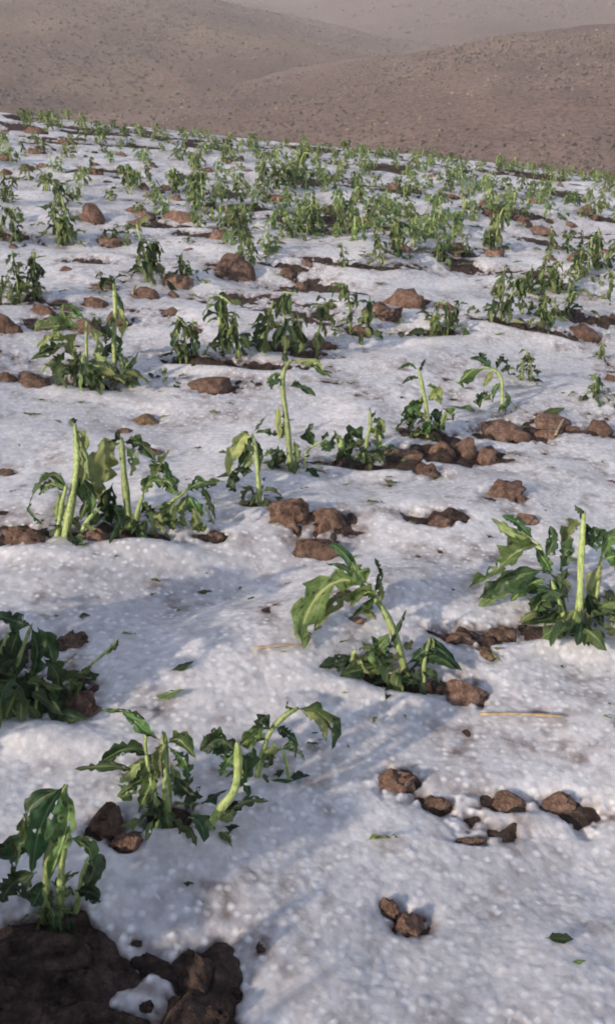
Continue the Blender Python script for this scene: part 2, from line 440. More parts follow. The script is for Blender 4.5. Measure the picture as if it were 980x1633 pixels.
# ------------------------------------------------------------------ the clods (placed first: they thin the hail around them)
def clod_mesh(rx, ry, rz, seed, m, sub=3, rough=1.0):
    bm = bmesh.new(); bmesh.ops.create_icosphere(bm, subdivisions=sub, radius=1.0)
    off = Vector((seed * 3.17, seed * 1.3, -seed * 2.1))
    sk = random.Random(seed)
    ax_ = Vector((sk.uniform(.8, 1.25), sk.uniform(.8, 1.25), 1))
    cuts = [(Vector((sk.uniform(-1, 1), sk.uniform(-1, 1), sk.uniform(-.2, 1))).normalized(), sk.uniform(.5, .85)) for _ in range(7)]
    for v in bm.verts:
        p = v.co.copy()
        k = 1 + rough * (0.50 * mnoise.noise(p * 1.5 + off) + 0.40 * mnoise.noise(p * 2.9 + off) + 0.26 * mnoise.noise(p * 5.6 + off) + 0.17 * mnoise.noise(p * 11 + off) + 0.10 * mnoise.noise(p * 21 + off))
        q = p * k
        for nrm, d in cuts:
            e = q.dot(nrm) - d
            if e > 0: q -= nrm * e * 0.75
        v.co = Vector((q.x * rx, q.y * ry, q.z * rz))
    me = bpy.data.meshes.new('clod'); bm.to_mesh(me); bm.free()
    me.polygons.foreach_set('use_smooth', [True] * len(me.polygons)); me.materials.append(m)
    return me
CLODS_L = [   # u, v, width px, height px, label, tan
 (172,1303,74,50,'dark brown clod with a smaller clod against it, beside snapped stem in the foreground',0),
 (203,1337,56,32,'small reddish clod leaning against the darker clod by the snapped stem',0),
 (627,1239,78,46,'brown clod alone on the hail, right of the curled leaf plant',0),
 (697,1274,54,16,'low wet clod half melted out, just right of the lone foreground clod',0),
 (808,1272,60,26,'left one of two brown clods side by side near the right edge in the foreground',0),
 (890,1273,58,28,'right one of two brown clods side by side near the right edge in the foreground',0),
 (742,1336,60,16,'flat dirty clod sunk in hail below the two side by side clods',0),
 (620,1441,38,28,'small dark upper clod of the joined pair in the bottom foreground hail',0),
 (650,1470,60,40,'larger lower clod of the joined pair in the bottom foreground hail',0),
 (85,1510,170,70,'large dark soil lump at the foot of the shaded bottom left plant',0),
 (322,1555,104,76,'big dark rounded clod at the right end of the bottom left bare patch',0),
 (250,1535,84,36,'medium dark clod left of the big rounded clod at the bottom',0),
 (40,1610,110,46,'dark soil lump in the very bottom left corner',0),
 (335,1616,84,44,'brownish clod at the bottom edge under the big rounded clod',0),
 (180,1622,90,30,'dark lump at the bottom edge beside the small icy patch',0),
 (745,1094,78,46,'reddish clod at the right foot of the arching foreground plant',0),
 (772,1036,40,24,'small tan clod below the dark soil strip by the big right plant',1),
 (128,1122,58,50,'reddish wedge shaped clod right of the shaded left clump',0),
 (110,1018,60,40,'dark clod behind the shaded left clump',0),
 (735,1012,60,22,'dark soil lump left part of the strip by the big right plant',0),
 (800,1006,70,22,'dark soil lump right part of the strip by the big right plant',0),
 (566,984,40,16,'small dark clod behind the arching foreground plant',0),
 (42,851,82,34,'rounded brown clod at left edge, left foot of the tall crumpled stem',0),
 (155,852,76,34,'rounded brown clod between the first two stems of the left group',0),
 (347,850,26,14,'tiny brown clod at the right end of the left plant group',0),
 (462,808,82,62,'left half of the largest split reddish brown clod in the middle',0),
 (524,818,70,56,'right half of the largest split reddish brown clod in the middle',0),
 (502,869,84,38,'flat topped brown clod in front of the largest split clod',0),
 (805,779,62,30,'dark flat clod alone right of centre, above the big right plant',0),
 (838,820,36,28,'small dark round clod touching the top of the big right plant',0),
 (700,826,42,20,'low clod with a dirty smear left of the dark flat clod',0),
 (680,749,46,18,'low reddish clod just below the lumpy soil row right of centre',0),
 (705,712,46,30,'left lump of the lumpy soil row right of centre',0),
 (743,715,50,34,'middle lump of the lumpy soil row right of centre',0),
 (772,722,40,24,'right lump of the lumpy soil row right of centre',0),
 (640,718,70,16,'flat dark soil lump trailing left of the lumpy soil row',0),
 (798,676,82,46,'split dark clod at the foot of the drooping umbrella plant',0),
 (872,671,64,24,'long low clod right of the umbrella plant',0),
 (908,680,28,13,'tiny clod right of the long low clod by the umbrella plant',0),
 (866,689,36,14,'small reddish clod in front of the long low clod',0),
 (954,676,50,42,'tall brown clod near the right edge, right of the umbrella plant',0),
 (974,600,28,20,'small clod at the right edge above the tall brown clod',0),
 (972,765,18,12,'little dark clod on the right edge in the middle of the photo',0),
 (332,608,76,38,'dome shaped brown clod below the middle left bushy plant',0),
 (234,666,50,22,'tan yellowish clod above the left plant group',1),
 (196,685,32,14,'small clod just below the tan yellowish clod',0),
 (240,716,40,16,'small dull clod behind the broad pale leaf of the left group',0),
 (48,602,62,32,'oblong brown clod at the left foot of the big leafy clump',0),
 (8,597,28,22,'clod cut by the left edge beside the oblong clod',0),
 (6,512,46,46,'large clod cut by the left edge above the big leafy clump',0),
 (60,516,56,14,'low soil lump right of the large clod on the left edge',0),
 (10,750,34,16,'small brown clod on the left edge left of the crumpled stem',0),
 (230,464,58,30,'slanted brown clod with a straw on it, above the big leafy clump',0),
 (153,480,48,28,'brown clod behind the tall stem of the big leafy clump',0),
 (164,453,48,24,'leaf topped clod behind the big leafy clump',0),
 (282,443,58,34,'rounded clod at the foot of the pair of plants left of centre',0),
 (275,467,24,14,'small pointed clod below the pair of plants left of centre',0),
 (368,418,80,66,'tall steep brown clod, the tallest in the middle distance',0),
 (344,373,38,30,'triangular clod left of the plants behind the tall steep clod',0),
 (446,385,22,12,'small dark clod right of the tall steep clod',0),
 (478,454,24,13,'small lone clod right of and below the tall steep clod',0),
 (290,344,62,28,'long tilted brown clod lying on hail upper left of centre',0),
 (170,381,42,26,'brown clod at the foot of the low wide plant at upper left',0),
 (148,341,52,34,'big brown clod right of the tall bright plant at upper left',0),
 (214,331,36,20,'smooth clod right of the big clod at upper left',0),
 (355,303,42,24,'pointed brown clod below the sparse upper hail patch',0),
 (640,478,76,36,'broad pointed brown clod behind the two low plants in the middle right',0),
 (606,487,46,18,'left shoulder lump of the broad pointed clod',0),
 (582,350,36,22,'brown clod among dense plants in the upper middle',0),
 (524,333,30,22,'brown clod left of the dense upper middle plants',0),
 (558,371,28,13,'low clod in front of the dense upper middle plants',0),
 (662,368,34,15,'low clod at the right foot of the dense upper middle plants',0),
 (720,394,38,24,'brown clod beside the lone stem in the upper right middle',0),
 (782,400,40,24,'brown clod under the tall plant in the upper right',0),
 (912,356,24,15,'pointed clod on clean hail at upper right',0),
 (946,344,22,13,'round clod on the upper right slope near the edge',0),
 (860,364,48,11,'flat soil lump on clean hail at upper right',0),
 (932,527,56,28,'brown clod near the right edge below the right hand plant bunch',0),
 (976,500,16,14,'small clod on the right edge beside the right hand plant bunch',0),
 (500,545,60,14,'soil lump at the right foot of the middle plant row',0),
 (62,207,34,34,'big brown clod high on the far left slope',0),
 (42,264,24,14,'round clod on the far left below the white stem',0),
 (56,240,28,18,'clod right of the white stem on the far left',0),
 (8,272,22,20,'clod on the left edge high on the slope',0),
 (195,244,18,14,'small round clod on the clean far left hail',0),
 (226,296,30,18,'clod right of the bent plant on the far left slope',0),
 (150,272,24,22,'clod in front of a small plant on the far left slope',0),
 (262,298,20,14,'clod left of the two tall upper stems',0),
 (330,268,24,12,'dark clod on the sparse upper middle hail',0),
 (440,312,44,12,'long low clod under the upper middle plants',0),
 (850,318,36,12,'brown clod in the dense far right rows',0),
 (893,295,16,14,'small clod at the edge of a clean far right hail patch',0),
]
LAND = [(172,1303,'the snapped stem plant'),(627,1239,'the lone foreground clod'),(850,1272,'the two side by side clods'),(640,1470,'the joined clod pair'),(640,1075,'the arching foreground plant'),(830,1148,'the orange straw'),
 (915,960,'the big right edge plant'),(40,1080,'the shaded left clump'),(200,800,'the left plant group'),(490,812,'the largest split clod'),(805,779,'the dark flat clod'),(735,715,'the lumpy soil row'),(800,640,'the umbrella plant'),(945,660,'the tall right clod'),
 (332,607,'the dome shaped clod'),(234,666,'the tan clod'),(130,580,'the big leafy clump'),(460,680,'the tallest stem'),(575,710,'the low bushy plant'),(680,650,'the two armed plant'),(370,550,'the middle plant row'),(640,478,'the broad pointed clod'),(850,470,'the right hand bunch'),
 (230,464,'the slanted clod'),(40,440,'the bright stemmed left plant'),(368,418,'the tall steep clod'),(290,344,'the long tilted clod'),(120,360,'the brightest left plant'),(480,350,'the upper centre plants'),(600,390,'the upper middle pair'),(783,380,'the tall upper right plant'),
 (912,356,'the pointed upper right clod'),(62,215,'the big far left clod'),(200,290,'the bent far left plant'),(317,310,'the tall bright stems'),(430,280,'the two bright stems'),(590,300,'the dense upper middle plants'),(720,330,'the upper right stems'),(850,300,'the far right rows')]
def near_phrase(u, v):
    d, lu, lv, t = min((math.hypot(u - a, (v - b) * 1.6), a, b, c) for a, b, c in LAND)
    if d < 16: return 'against ' + t
    if abs(u - lu) > abs(v - lv) * 1.6: return ('right of ' if u > lu else 'left of ') + t
    return ('in front of ' if v > lv else 'behind ') + t
clods = []
def add_clod(u, v, wp, hp, label, tan, seed, group=None, sub=3, yaw=None):
    b, d = hit(u, v + hp * 0.22)
    s = d / F_PX
    dr = ray(u, v); th = math.atan2(-dr.z, math.hypot(dr.x, dr.y))
    rx = wp * 0.5 * s * 1.0; ry = min(rx * rnd.uniform(.75, .95), hp * .5 * s / math.sin(th) * .85)
    rz = hp * .5 * s / math.cos(th) * (1.25 if v < 900 else 1.0)
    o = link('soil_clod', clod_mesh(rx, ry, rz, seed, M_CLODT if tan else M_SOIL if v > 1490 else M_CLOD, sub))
    o.location = (b.x, b.y + ry * 0.12, b.z - rz * 0.22)
    o.rotation_euler = (rnd.uniform(-.12, .12), rnd.uniform(-.12, .12), rnd.uniform(-.3, .3) if yaw is None else yaw)
    tag(o, label, 'soil clod', group)
    PATCH.append((b.x + rx * rnd.uniform(-.1, .25), b.y + ry * .1, rx * rnd.uniform(.9, 1.3), ry * 1.2, rnd.uniform(.010, .018)))
    clods.append(o)
for i, (u, v, wp, hp, lab, tan) in enumerate(CLODS_L):
    add_clod(u, v, wp, hp, lab, tan, 11 + i, None if v > 330 else 'clods high on the far slope', 4 if v > 760 else 3)
# smaller clods along the rows further away
for i in range(64):
    for _ in range(50):
        v = 205 + 330 * rnd.random() ** 1.25; u = rnd.uniform(5, 975)
        if v < 185 + u * 0.115 + 10: continue
        if u > 500 and v < 330 and rnd.random() < .5: continue
        if v > 420 and rnd.random() < .6: continue
        break
    k = (v - 40) / 300
    wp = rnd.uniform(12, 26) * (0.5 + k)
    colw = ['left edge', 'left', 'left of the middle', 'middle', 'right of the middle', 'right', 'right edge'][min(6, max(0, int(u / 140)))]
    band = 'near the crest' if v < 290 else 'below the crest' if v < 380 else 'in the middle rows'
    lab = '%s brown clod poking through hail %s' % ('tiny' if wp < 13 else 'small' if wp < 18 else 'medium' if wp < 24 else 'sizeable', near_phrase(u, v))
    add_clod(u, v, wp, wp * rnd.uniform(.45, .65), lab, 0, 300 + i, 'small clods ' + band, 3)
for i, (u, v, wp) in enumerate([(30,1500,34),(70,1555,30),(120,1548,40),(150,1500,26),(20,1565,38),(105,1590,28),(160,1570,24),(215,1500,22),(235,1600,30),(60,1600,26),(185,1540,30),(280,1590,28),(300,1520,24),(375,1580,22),(10,1480,26)]):
    add_clod(u, v, wp, wp * rnd.uniform(.45, .7), '%s dark soil crumb in the bare corner, %s' % ('small' if wp < 28 else 'larger', ('left' if u < 90 else 'middle' if u < 200 else 'right') + (' top' if v < 1530 else ' centre' if v < 1575 else ' bottom')), 0, 700 + i, 'soil crumbs in the bare corner', 3)
# bare soil with no single clod:  u, v, width px, height px, strength
for (u, v, wp, hp, s) in [(50,1540,250,110,.040),(325,1565,100,110,.034),(110,1622,200,50,.034),(300,1622,120,40,.030),(85,1465,110,40,.05),
        (770,1010,180,26,.035),(860,1010,120,24,.03),(850,1278,240,34,.015),(930,1295,80,30,.022),(720,1288,130,30,.015),(780,1322,170,40,.0155),(650,1465,110,50,.012),
        (690,720,180,22,.032),(690,822,110,24,.033),(640,735,60,20,.03),(110,1100,90,60,.035),(60,1120,90,40,.03),(265,1306,70,18,.045),(30,1060,90,90,.03),
        (640,1085,150,22,.03),(200,852,190,18,.035),(330,852,60,12,.03),(560,742,90,16,.035),(420,800,60,14,.03),(800,690,110,24,.03),(690,690,90,20,.035),
        (140,612,120,14,.035),(370,576,220,16,.035),(480,560,120,14,.035),(300,575,90,14,.03),(690,530,110,14,.03),(820,515,150,16,.035),(930,500,110,14,.035),
        (100,515,90,12,.035),(150,415,70,9,.03),(440,420,100,9,.03),(560,420,150,9,.03),(360,330,150,9,.03),(860,362,60,10,.03),(740,405,60,10,.03),(170,1325,90,40,.02),(930,1320,40,20,.015),
        # hail left lying on the bare corner, and banked up in front of the plants
        
        (264,1338,110,34,-.020),(330,1345,90,30,-.016),(420,1262,120,22,-.016),(610,1116,240,30,-.026),(900,1030,260,36,-.030),(60,1180,220,50,-.028),(60,880,180,26,-.020),(230,872,260,26,-.024),
        (430,818,120,18,-.014),(470,765,90,18,-.016),(580,752,130,16,-.018),(690,708,130,14,-.016),(800,710,110,12,-.014),(130,632,190,18,-.018),(370,592,280,14,-.018),(690,546,150,12,-.016),(840,530,220,12,-.016),(560,540,120,10,-.014),(40,492,120,10,-.014)]:
    b, d = hit(u, v); b2, d2 = hit(u, v + hp * .5); b3, d3 = hit(u, v - hp * .5)
    PATCH.append((b.x, b.y, wp * .5 * d / F_PX, max(0.03, abs(b3.y - b2.y) * .5), s))
    if s > .025: BARE.append(PATCH[-1])

# ------------------------------------------------------------------ field: soil sheet and hail sheet
def polar(azs, rs, oy):
    A, R = np.meshgrid(azs, rs)
    return (R * np.sin(A)).ravel(), (R * np.cos(A) + oy).ravel()
deg = math.radians
az = np.concatenate([np.linspace(deg(-75), deg(-21), 70, endpoint=False), np.linspace(deg(-21), deg(21), 420, endpoint=False), np.linspace(deg(21), deg(75), 71)])
rs = np.concatenate([np.linspace(0.3, 1.75, 60, endpoint=False), np.linspace(1.75, 3.3, 350, endpoint=False), np.geomspace(3.3, 9, 260, endpoint=False), np.geomspace(9, 24, 130)])
x, y = polar(az, rs, -1.2)
tk = thick(x, y)
near = np.clip(1.0 - (np.hypot(x, y) - 1.9) / 2.6, 0, 1)
bz = base_h(x, y)
hz = bz + tk
grain = cell(x, y, 0.0145, 71, 0.2, 0.62) * 0.20 + cell(x, y, 0.026, 73, 0.05, 0.42) * 0.20
hz = hz + (grain + 0.0042 * fbm(x * 9, y * 9, 61, 2)) * near * np.clip(tk / 0.012, 0, 1) + 0.002 * fbm(x * 9, y * 9, 65, 2) * (1 - near)
sz_lo = soil_h(x, y)
ny, nx = len(rs), len(az)
below = (hz < sz_lo - 0.012).reshape(ny, nx)
keep = ~(below[:-1, :-1] & below[:-1, 1:] & below[1:, 1:] & below[1:, :-1]).ravel()
thin_m = np.clip(1.0 - (hz - sz_lo) / 0.018, 0, 1) ** 1.2
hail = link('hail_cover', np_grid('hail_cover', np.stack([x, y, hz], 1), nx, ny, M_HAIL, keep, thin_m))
tag(hail, 'granular white hail lying over the ploughed field', 'hail', None, 'stuff')
az2 = np.concatenate([np.linspace(deg(-75), deg(-21), 50, endpoint=False), np.linspace(deg(-21), deg(21), 330, endpoint=False), np.linspace(deg(21), deg(75), 51)])
rs2 = np.concatenate([np.linspace(0.3, 1.75, 50, endpoint=False), np.linspace(1.75, 3.3, 200, endpoint=False), np.geomspace(3.3, 10, 190, endpoint=False), np.geomspace(10, 60, 110)])
x, y = polar(az2, rs2, -1.2)
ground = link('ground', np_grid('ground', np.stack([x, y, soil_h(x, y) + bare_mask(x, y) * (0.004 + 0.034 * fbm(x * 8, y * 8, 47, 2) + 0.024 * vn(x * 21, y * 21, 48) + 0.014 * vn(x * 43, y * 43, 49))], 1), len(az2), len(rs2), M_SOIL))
tag(ground, None, None, None, 'structure')

# ------------------------------------------------------------------ hills
def hill(name, r0, rr, r1, z0, prof, m, seed, amp, naz=260, nr=110, a0=-62, a1=62):
    """rises from radius r0 (height z0) to the ridge at radius rr(az) with height prof(az), then falls away"""
    A = np.radians(np.linspace(a0, a1, naz)); S = np.concatenate([np.linspace(0, 1, nr), np.linspace(1.02, 1.6, 24)])
    AA, SS = np.meshgrid(A, S)
    ridge = rr + 0.10 * rr * np.sin(AA * 5 + seed)
    R = np.where(SS <= 1, r0 + (ridge - r0) * SS, ridge + (r1 - ridge) * (SS - 1) / 0.6)
    top = prof(np.degrees(AA))
    up = np.clip(SS, 0, 1); up = up * up * (3 - 2 * up) * 0.55 + up * 0.45
    Z = z0 + (top - z0) * up - np.where(SS > 1, (SS - 1) * (top - z0) * 0.8, 0)
    X = R * np.sin(AA); Y = R * np.cos(AA)
    rough = amp * (fbm(X / (amp * 9), Y / (amp * 9), seed, 4)) * np.clip(SS * 4, 0, 1)
    Z = Z + rough * np.where(SS > 1, 1, 1 - 0.55 * up ** 3)
    P = np.stack([X.ravel(), Y.ravel(), Z.ravel()], 1)
    o = link(name, np_grid(name, P, naz, len(S), m)); tag(o, None, None, None, 'structure')
    return P.reshape(len(S), naz, 3)
def interp(pts, dist):
    """pts: (u, v) of a ridge in the photo -> ridge height by azimuth"""
    az_, zz = [], []
    for u, v in pts:
        d = ray(u, v); hd = math.hypot(d.x, d.y)
        az_.append(math.degrees(math.atan2(d.x, d.y))); zz.append(H_CAM + d.z / hd * dist)
    return lambda a: np.interp(a, az_, zz)
M_H1 = m_hill('near_hill', (0.1, 0.1, 0.1), (0.275, 0.186, 0.150), (0.325, 0.226, 0.178), 1.0)
M_H2 = m_hill('mid_hill', (0.1, 0.1, 0.1), (0.250, 0.166, 0.122), (0.325, 0.228, 0.155), 0.8)
M_H3 = m_hill('far_hill', (0.1, 0.1, 0.1), (0.215, 0.145, 0.115), (0.26, 0.180, 0.135), 0.5)
H1 = hill('hill_right', 45, 190, 330, -13, interp([(-900,210),(-200,190),(120,172),(330,143),(490,116),(600,92),(700,73),(800,58),(980,46),(1500,20),(2400,10)], 190), M_H1, 3, 2.2)
H2 = hill('hill_left', 60, 330, 520, -22, interp([(-1200,-60),(-300,-30),(0,-30),(200,-22),(350,-4),(490,28),(600,54),(680,70),(800,90),(1100,130),(2200,160)], 330), M_H2, 8, 4.0)
H3 = hill('hill_far', 140, 540, 900, -40, interp([(-1500,-60),(-200,-30),(200,-14),(380,-10),(440,-3),(465,1),(490,-2),(540,-14),(760,-24),(1100,-40),(2400,-80)], 540), M_H3, 15, 6.0)
# scrub on the hillsides
def bush_geo(rg, r, leafy=5):
    V, F = [], []
    for k in range(leafy):
        a = rg.uniform(0, 2 * PI); el = rg.uniform(0.05, 1.3); rr = r * rg.uniform(.55, 1.1)
        c = Vector((math.cos(a) * math.cos(el), math.sin(a) * math.cos(el), math.sin(el) * .75)) * rr * .6
        t1 = Vector((rg.uniform(-1, 1), rg.uniform(-1, 1), rg.uniform(-.3, 1))).normalized() * r * .55
        t2 = t1.cross(Vector((rg.uniform(-1, 1), rg.uniform(-1, 1), rg.uniform(-1, 1)))).normalized() * r * .5
        i = len(V); V += [c - t1 - t2, c + t1 - t2 * .6, c + t1 * .7 + t2, c - t1 * .6 + t2 * .8]; F.append((i, i + 1, i + 2, i + 3))
    return np.array([tuple(v) for v in V]), np.array(F)
def scrub(name, label, P, n, rmin, rmax, m, seed, clump):
    g = np.random.default_rng(seed); rg = random.Random(seed)
    lib = [bush_geo(rg, 1.0) for _ in range(10)]
    ns, na, _ = P.shape
    VV, FF = [], []; off = 0; c = 0; guard = 0
    lo, hi = int(na * .22), int(na * .80)
    while c < n and guard < n * 8:
        guard += 1
        i = int(g.integers(2, ns - 26)); j = int(g.integers(lo, hi))
        fi, fj = g.random(), g.random()
        p = P[i, j] * (1 - fi) * (1 - fj) + P[i + 1, j] * fi * (1 - fj) + P[i, j + 1] * (1 - fi) * fj + P[i + 1, j + 1] * fi * fj
        d = float(fbm(p[0] / clump, p[1] / clump, seed + 50, 3))
        if d + g.uniform(-.5, .5) < 0.0: continue
        V, F = lib[c % 10]; r = rmin + (rmax - rmin) * g.random() ** 2.5
        a = g.random() * 6.28; ca, sa = math.cos(a), math.sin(a)
        W = np.stack([V[:, 0] * ca - V[:, 1] * sa, V[:, 0] * sa + V[:, 1] * ca, V[:, 2]], 1) * r + p
        VV.append(W); FF.append(F + off); off += len(V); c += 1
    me = mesh_from(name, np.concatenate(VV).tolist(), np.concatenate(FF).tolist(), m, smooth=False)
    tag(link(name, me), label, 'scrub', None, 'stuff')
M_SC1 = m_plain('scrub', (0.11, 0.088, 0.077), (0.24, 0.185, 0.15), 0.22, 0.95)
M_SC2 = m_plain('scrub_pale', (0.22, 0.17, 0.12), (0.40, 0.31, 0.20), 0.12, 0.95)
scrub('hill_scrub', 'dry dark scrub dotting the near right hillside', H1, 17000, 0.12, 0.42, M_SC1, 5, 22)
scrub('hill_scrub', 'dry scrub dotting the left hillside', H2, 14000, 0.2, 0.75, M_SC1, 6, 40)
scrub('dry_grass', 'pale dry tussocks on the near right hillside', H1, 7000, 0.12, 0.36, M_SC2, 9, 14)
scrub('hill_scrub', 'bluish distant scrub on the far hill', H3, 6000, 0.6, 1.7, M_SC1, 12, 70)

# ------------------------------------------------------------------ plants
def plant_root(b, label, group):
    o = bpy.data.objects.new('crop_plant', None); COL.objects.link(o)
    o.location = b; o.empty_display_size = 0.05
    return tag(o, label, 'plant', group)
NRM = [Vector((0, -0.55, 0.85)), Vector((-0.4, -0.6, 0.7)), Vector((0.35, -0.6, 0.7)), Vector((0, -0.9, 0.35))]
def put_leaf(root, rg, kind, at, yaw, length, wscale=1.0, roll=0):
    me = rg.choice(LIB[kind])
    o = link('leaf', me, root, at, (roll, rg.uniform(-.15, .15), yaw), (length, length * wscale, length))
    return o
def hand_plant(base, label, stems, leaves, filler=(6, 60), group='plants in the near rows', seed=0, push=0):
    rg = random.Random(seed + 900)
    b, d = hit(*base); px = d / F_PX
    root = plant_root(b, label, group)
    for (pts, w_) in stems:
        P = []
        n = len(pts); lean = rg.uniform(-.012, .012)
        for i, q in enumerate(pts):
            dd = d + (q[2] * px if len(q) > 2 else lean * i)
            if i == 0:
                p0, _ = hit(q[0], q[1]); p = p0 - Vector((0, 0, 0.02)); d0 = (p0 - CAMP).dot(FWD)
            else:
                dd = d0 + (q[2] * px if len(q) > 2 else lean * i)
                p = unp(q[0], q[1], dd)
            P.append(p - b)
        link('stem', stem_mesh(P, w_ * .37 * px, w_ * .37 * px * .70, rg=rg, sides=8, seg=14), root)
    for lf in leaves:
        pts, w_, kind = lf[:3]; dz = lf[3] if len(lf) > 3 else rg.uniform(-14, 10) + push
        P = [unp(u, v, d + dz * px) - b for (u, v) in pts]
        # let the blade swing a little in depth along its length
        sw = rg.uniform(-10, 10) * px
        P = [p + FWD * (sw * (i / (len(P) - 1)) ** 2) for i, p in enumerate(P)]
        P = [Vector((p.x, p.y, max(p.z, surf1(p.x + b.x, p.y + b.y) + 0.006 - b.z))) for p in P]
        c = catmull(P, 19)
        nrm = rg.choice(NRM).copy()
        if 'p' in kind: nrm = -nrm
        torn = 't' in kind
        V, F, U = leaf_geo(c, nrm, w_ * px, rg, across=8, fold=rg.choice([-1, 1, 1]) * rg.uniform(.25, 1.15), jag=0.85 if torn else 0.5,
                           holes=0.05 if torn else 0.012, wave=0.40, petiole=0.10)
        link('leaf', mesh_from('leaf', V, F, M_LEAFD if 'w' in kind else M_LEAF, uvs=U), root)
    nf, rad = filler
    for i in range(int(nf * 2.3) + 5):
        a = rg.uniform(0, 2 * PI); r = rad * px * rg.uniform(0.0, 0.55)
        q = b + Vector((math.cos(a) * r, math.sin(a) * r * .7, 0)); q.z = surf1(q.x, q.y) + rad * px * rg.uniform(0.02, 0.45)
        put_leaf(root, rg, rg.choice(['droop', 'limp', 'out', 'arch', 'flat']), q - b, a + rg.uniform(-.6, .6), rad * px * rg.uniform(.25, .65), rg.uniform(.8, 1.2), rg.uniform(-.5, .5))
    return root

hand_plant((85,1452), 'dark shaded plant with broad upright leaf at the bottom left',
  [([(70,1456),(76,1380),(92,1300),(104,1255)],20), ([(93,1456),(98,1390),(106,1330)],17), ([(116,1452),(130,1405),(140,1370)],13)],
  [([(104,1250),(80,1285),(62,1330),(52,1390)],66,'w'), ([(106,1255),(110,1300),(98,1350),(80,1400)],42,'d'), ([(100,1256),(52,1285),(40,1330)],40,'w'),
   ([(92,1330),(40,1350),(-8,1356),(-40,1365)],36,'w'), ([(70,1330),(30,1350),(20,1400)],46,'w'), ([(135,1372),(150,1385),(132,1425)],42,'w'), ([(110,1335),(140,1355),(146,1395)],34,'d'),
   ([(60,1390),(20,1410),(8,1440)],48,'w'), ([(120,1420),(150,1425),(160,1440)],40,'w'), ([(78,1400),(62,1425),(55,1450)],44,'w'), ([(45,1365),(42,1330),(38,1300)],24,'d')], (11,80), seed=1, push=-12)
hand_plant((264,1312), 'plant with a thick snapped pale stem cut off at the top',
  [([(264,1314),(266,1260),(263,1215),(262,1172)],19), ([(250,1300),(240,1240),(232,1190),(236,1160)],9), ([(236,1165),(215,1140),(190,1132),(165,1132)],6)],
  [([(240,1160),(205,1135),(160,1132)],22,'t'), ([(255,1180),(230,1165),(215,1150),(195,1135)],28,'d'), ([(240,1205),(200,1195),(160,1215)],50,'w'), ([(215,1228),(170,1222),(118,1228)],24,'w'),
   ([(262,1200),(235,1220),(205,1262),(185,1272)],46,'t'), ([(255,1215),(240,1250),(225,1285)],44,'d'), ([(268,1190),(295,1215),(300,1250)],46,'t'), ([(268,1185),(285,1180),(312,1210)],34,'d'),
   ([(275,1235),(300,1262),(325,1268)],40,'w'), ([(248,1255),(245,1285),(240,1302)],38,'w'), ([(262,1185),(250,1200),(252,1245)],26,'p'), ([(272,1215),(282,1250),(290,1275)],30,'p'),
   ([(225,1215),(205,1235),(190,1250)],30,'p'), ([(262,1188),(262,1178),(261,1165)],9,'p'), ([(245,1230),(215,1250),(190,1268)],30,'d')], (13,95), seed=2, push=17)
hand_plant((322,1322), 'plant with a slanting bare stem and dark leaf bundle beside the snapped stem',
  [([(318,1324),(350,1292),(374,1258),(380,1215),(378,1190)],21)],
  [([(378,1200),(350,1180),(318,1200)],54,'w'), ([(376,1195),(352,1185),(350,1160)],34,'d'), ([(380,1190),(400,1175),(412,1165)],42,'d'), ([(378,1195),(362,1215),(352,1235)],44,'t'),
   ([(384,1200),(392,1225),(384,1255)],36,'d'), ([(372,1215),(378,1240),(370,1262)],32,'p'), ([(350,1296),(375,1285),(402,1276),(428,1278)],30,'w'), ([(345,1306),(365,1300),(372,1290)],26,'p'), ([(366,1190),(345,1170),(340,1160)],24,'t'),
   ([(384,1205),(400,1210),(405,1190)],32,'w')], (2,70), seed=3)
hand_plant((408,1245), 'small arching plant with one big round leaf hanging at its right',
  [([(404,1247),(418,1205),(432,1165),(456,1140),(474,1130)],14), ([(462,1248),(456,1215),(448,1195)],8)],
  [([(474,1130),(505,1135),(528,1160),(528,1195)],40,'d'), ([(478,1132),(512,1150),(520,1185)],24,'p'), ([(470,1132),(458,1126),(460,1118)],10,'d'), ([(432,1165),(415,1150),(430,1140)],34,'w'), ([(425,1180),(405,1172),(385,1180)],40,'d'),
   ([(440,1160),(455,1168),(475,1185)],24,'w'), ([(450,1195),(475,1200),(486,1215)],20,'t'), ([(448,1195),(432,1200),(428,1225)],26,'d'), ([(460,1245),(475,1240),(494,1240)],20,'w'), ([(415,1220),(425,1200),(440,1180)],30,'p'),
   ([(405,1246),(440,1250),(470,1246)],18,'w'), ([(446,1196),(466,1188),(470,1212)],22,'d')], (1,60), seed=4)
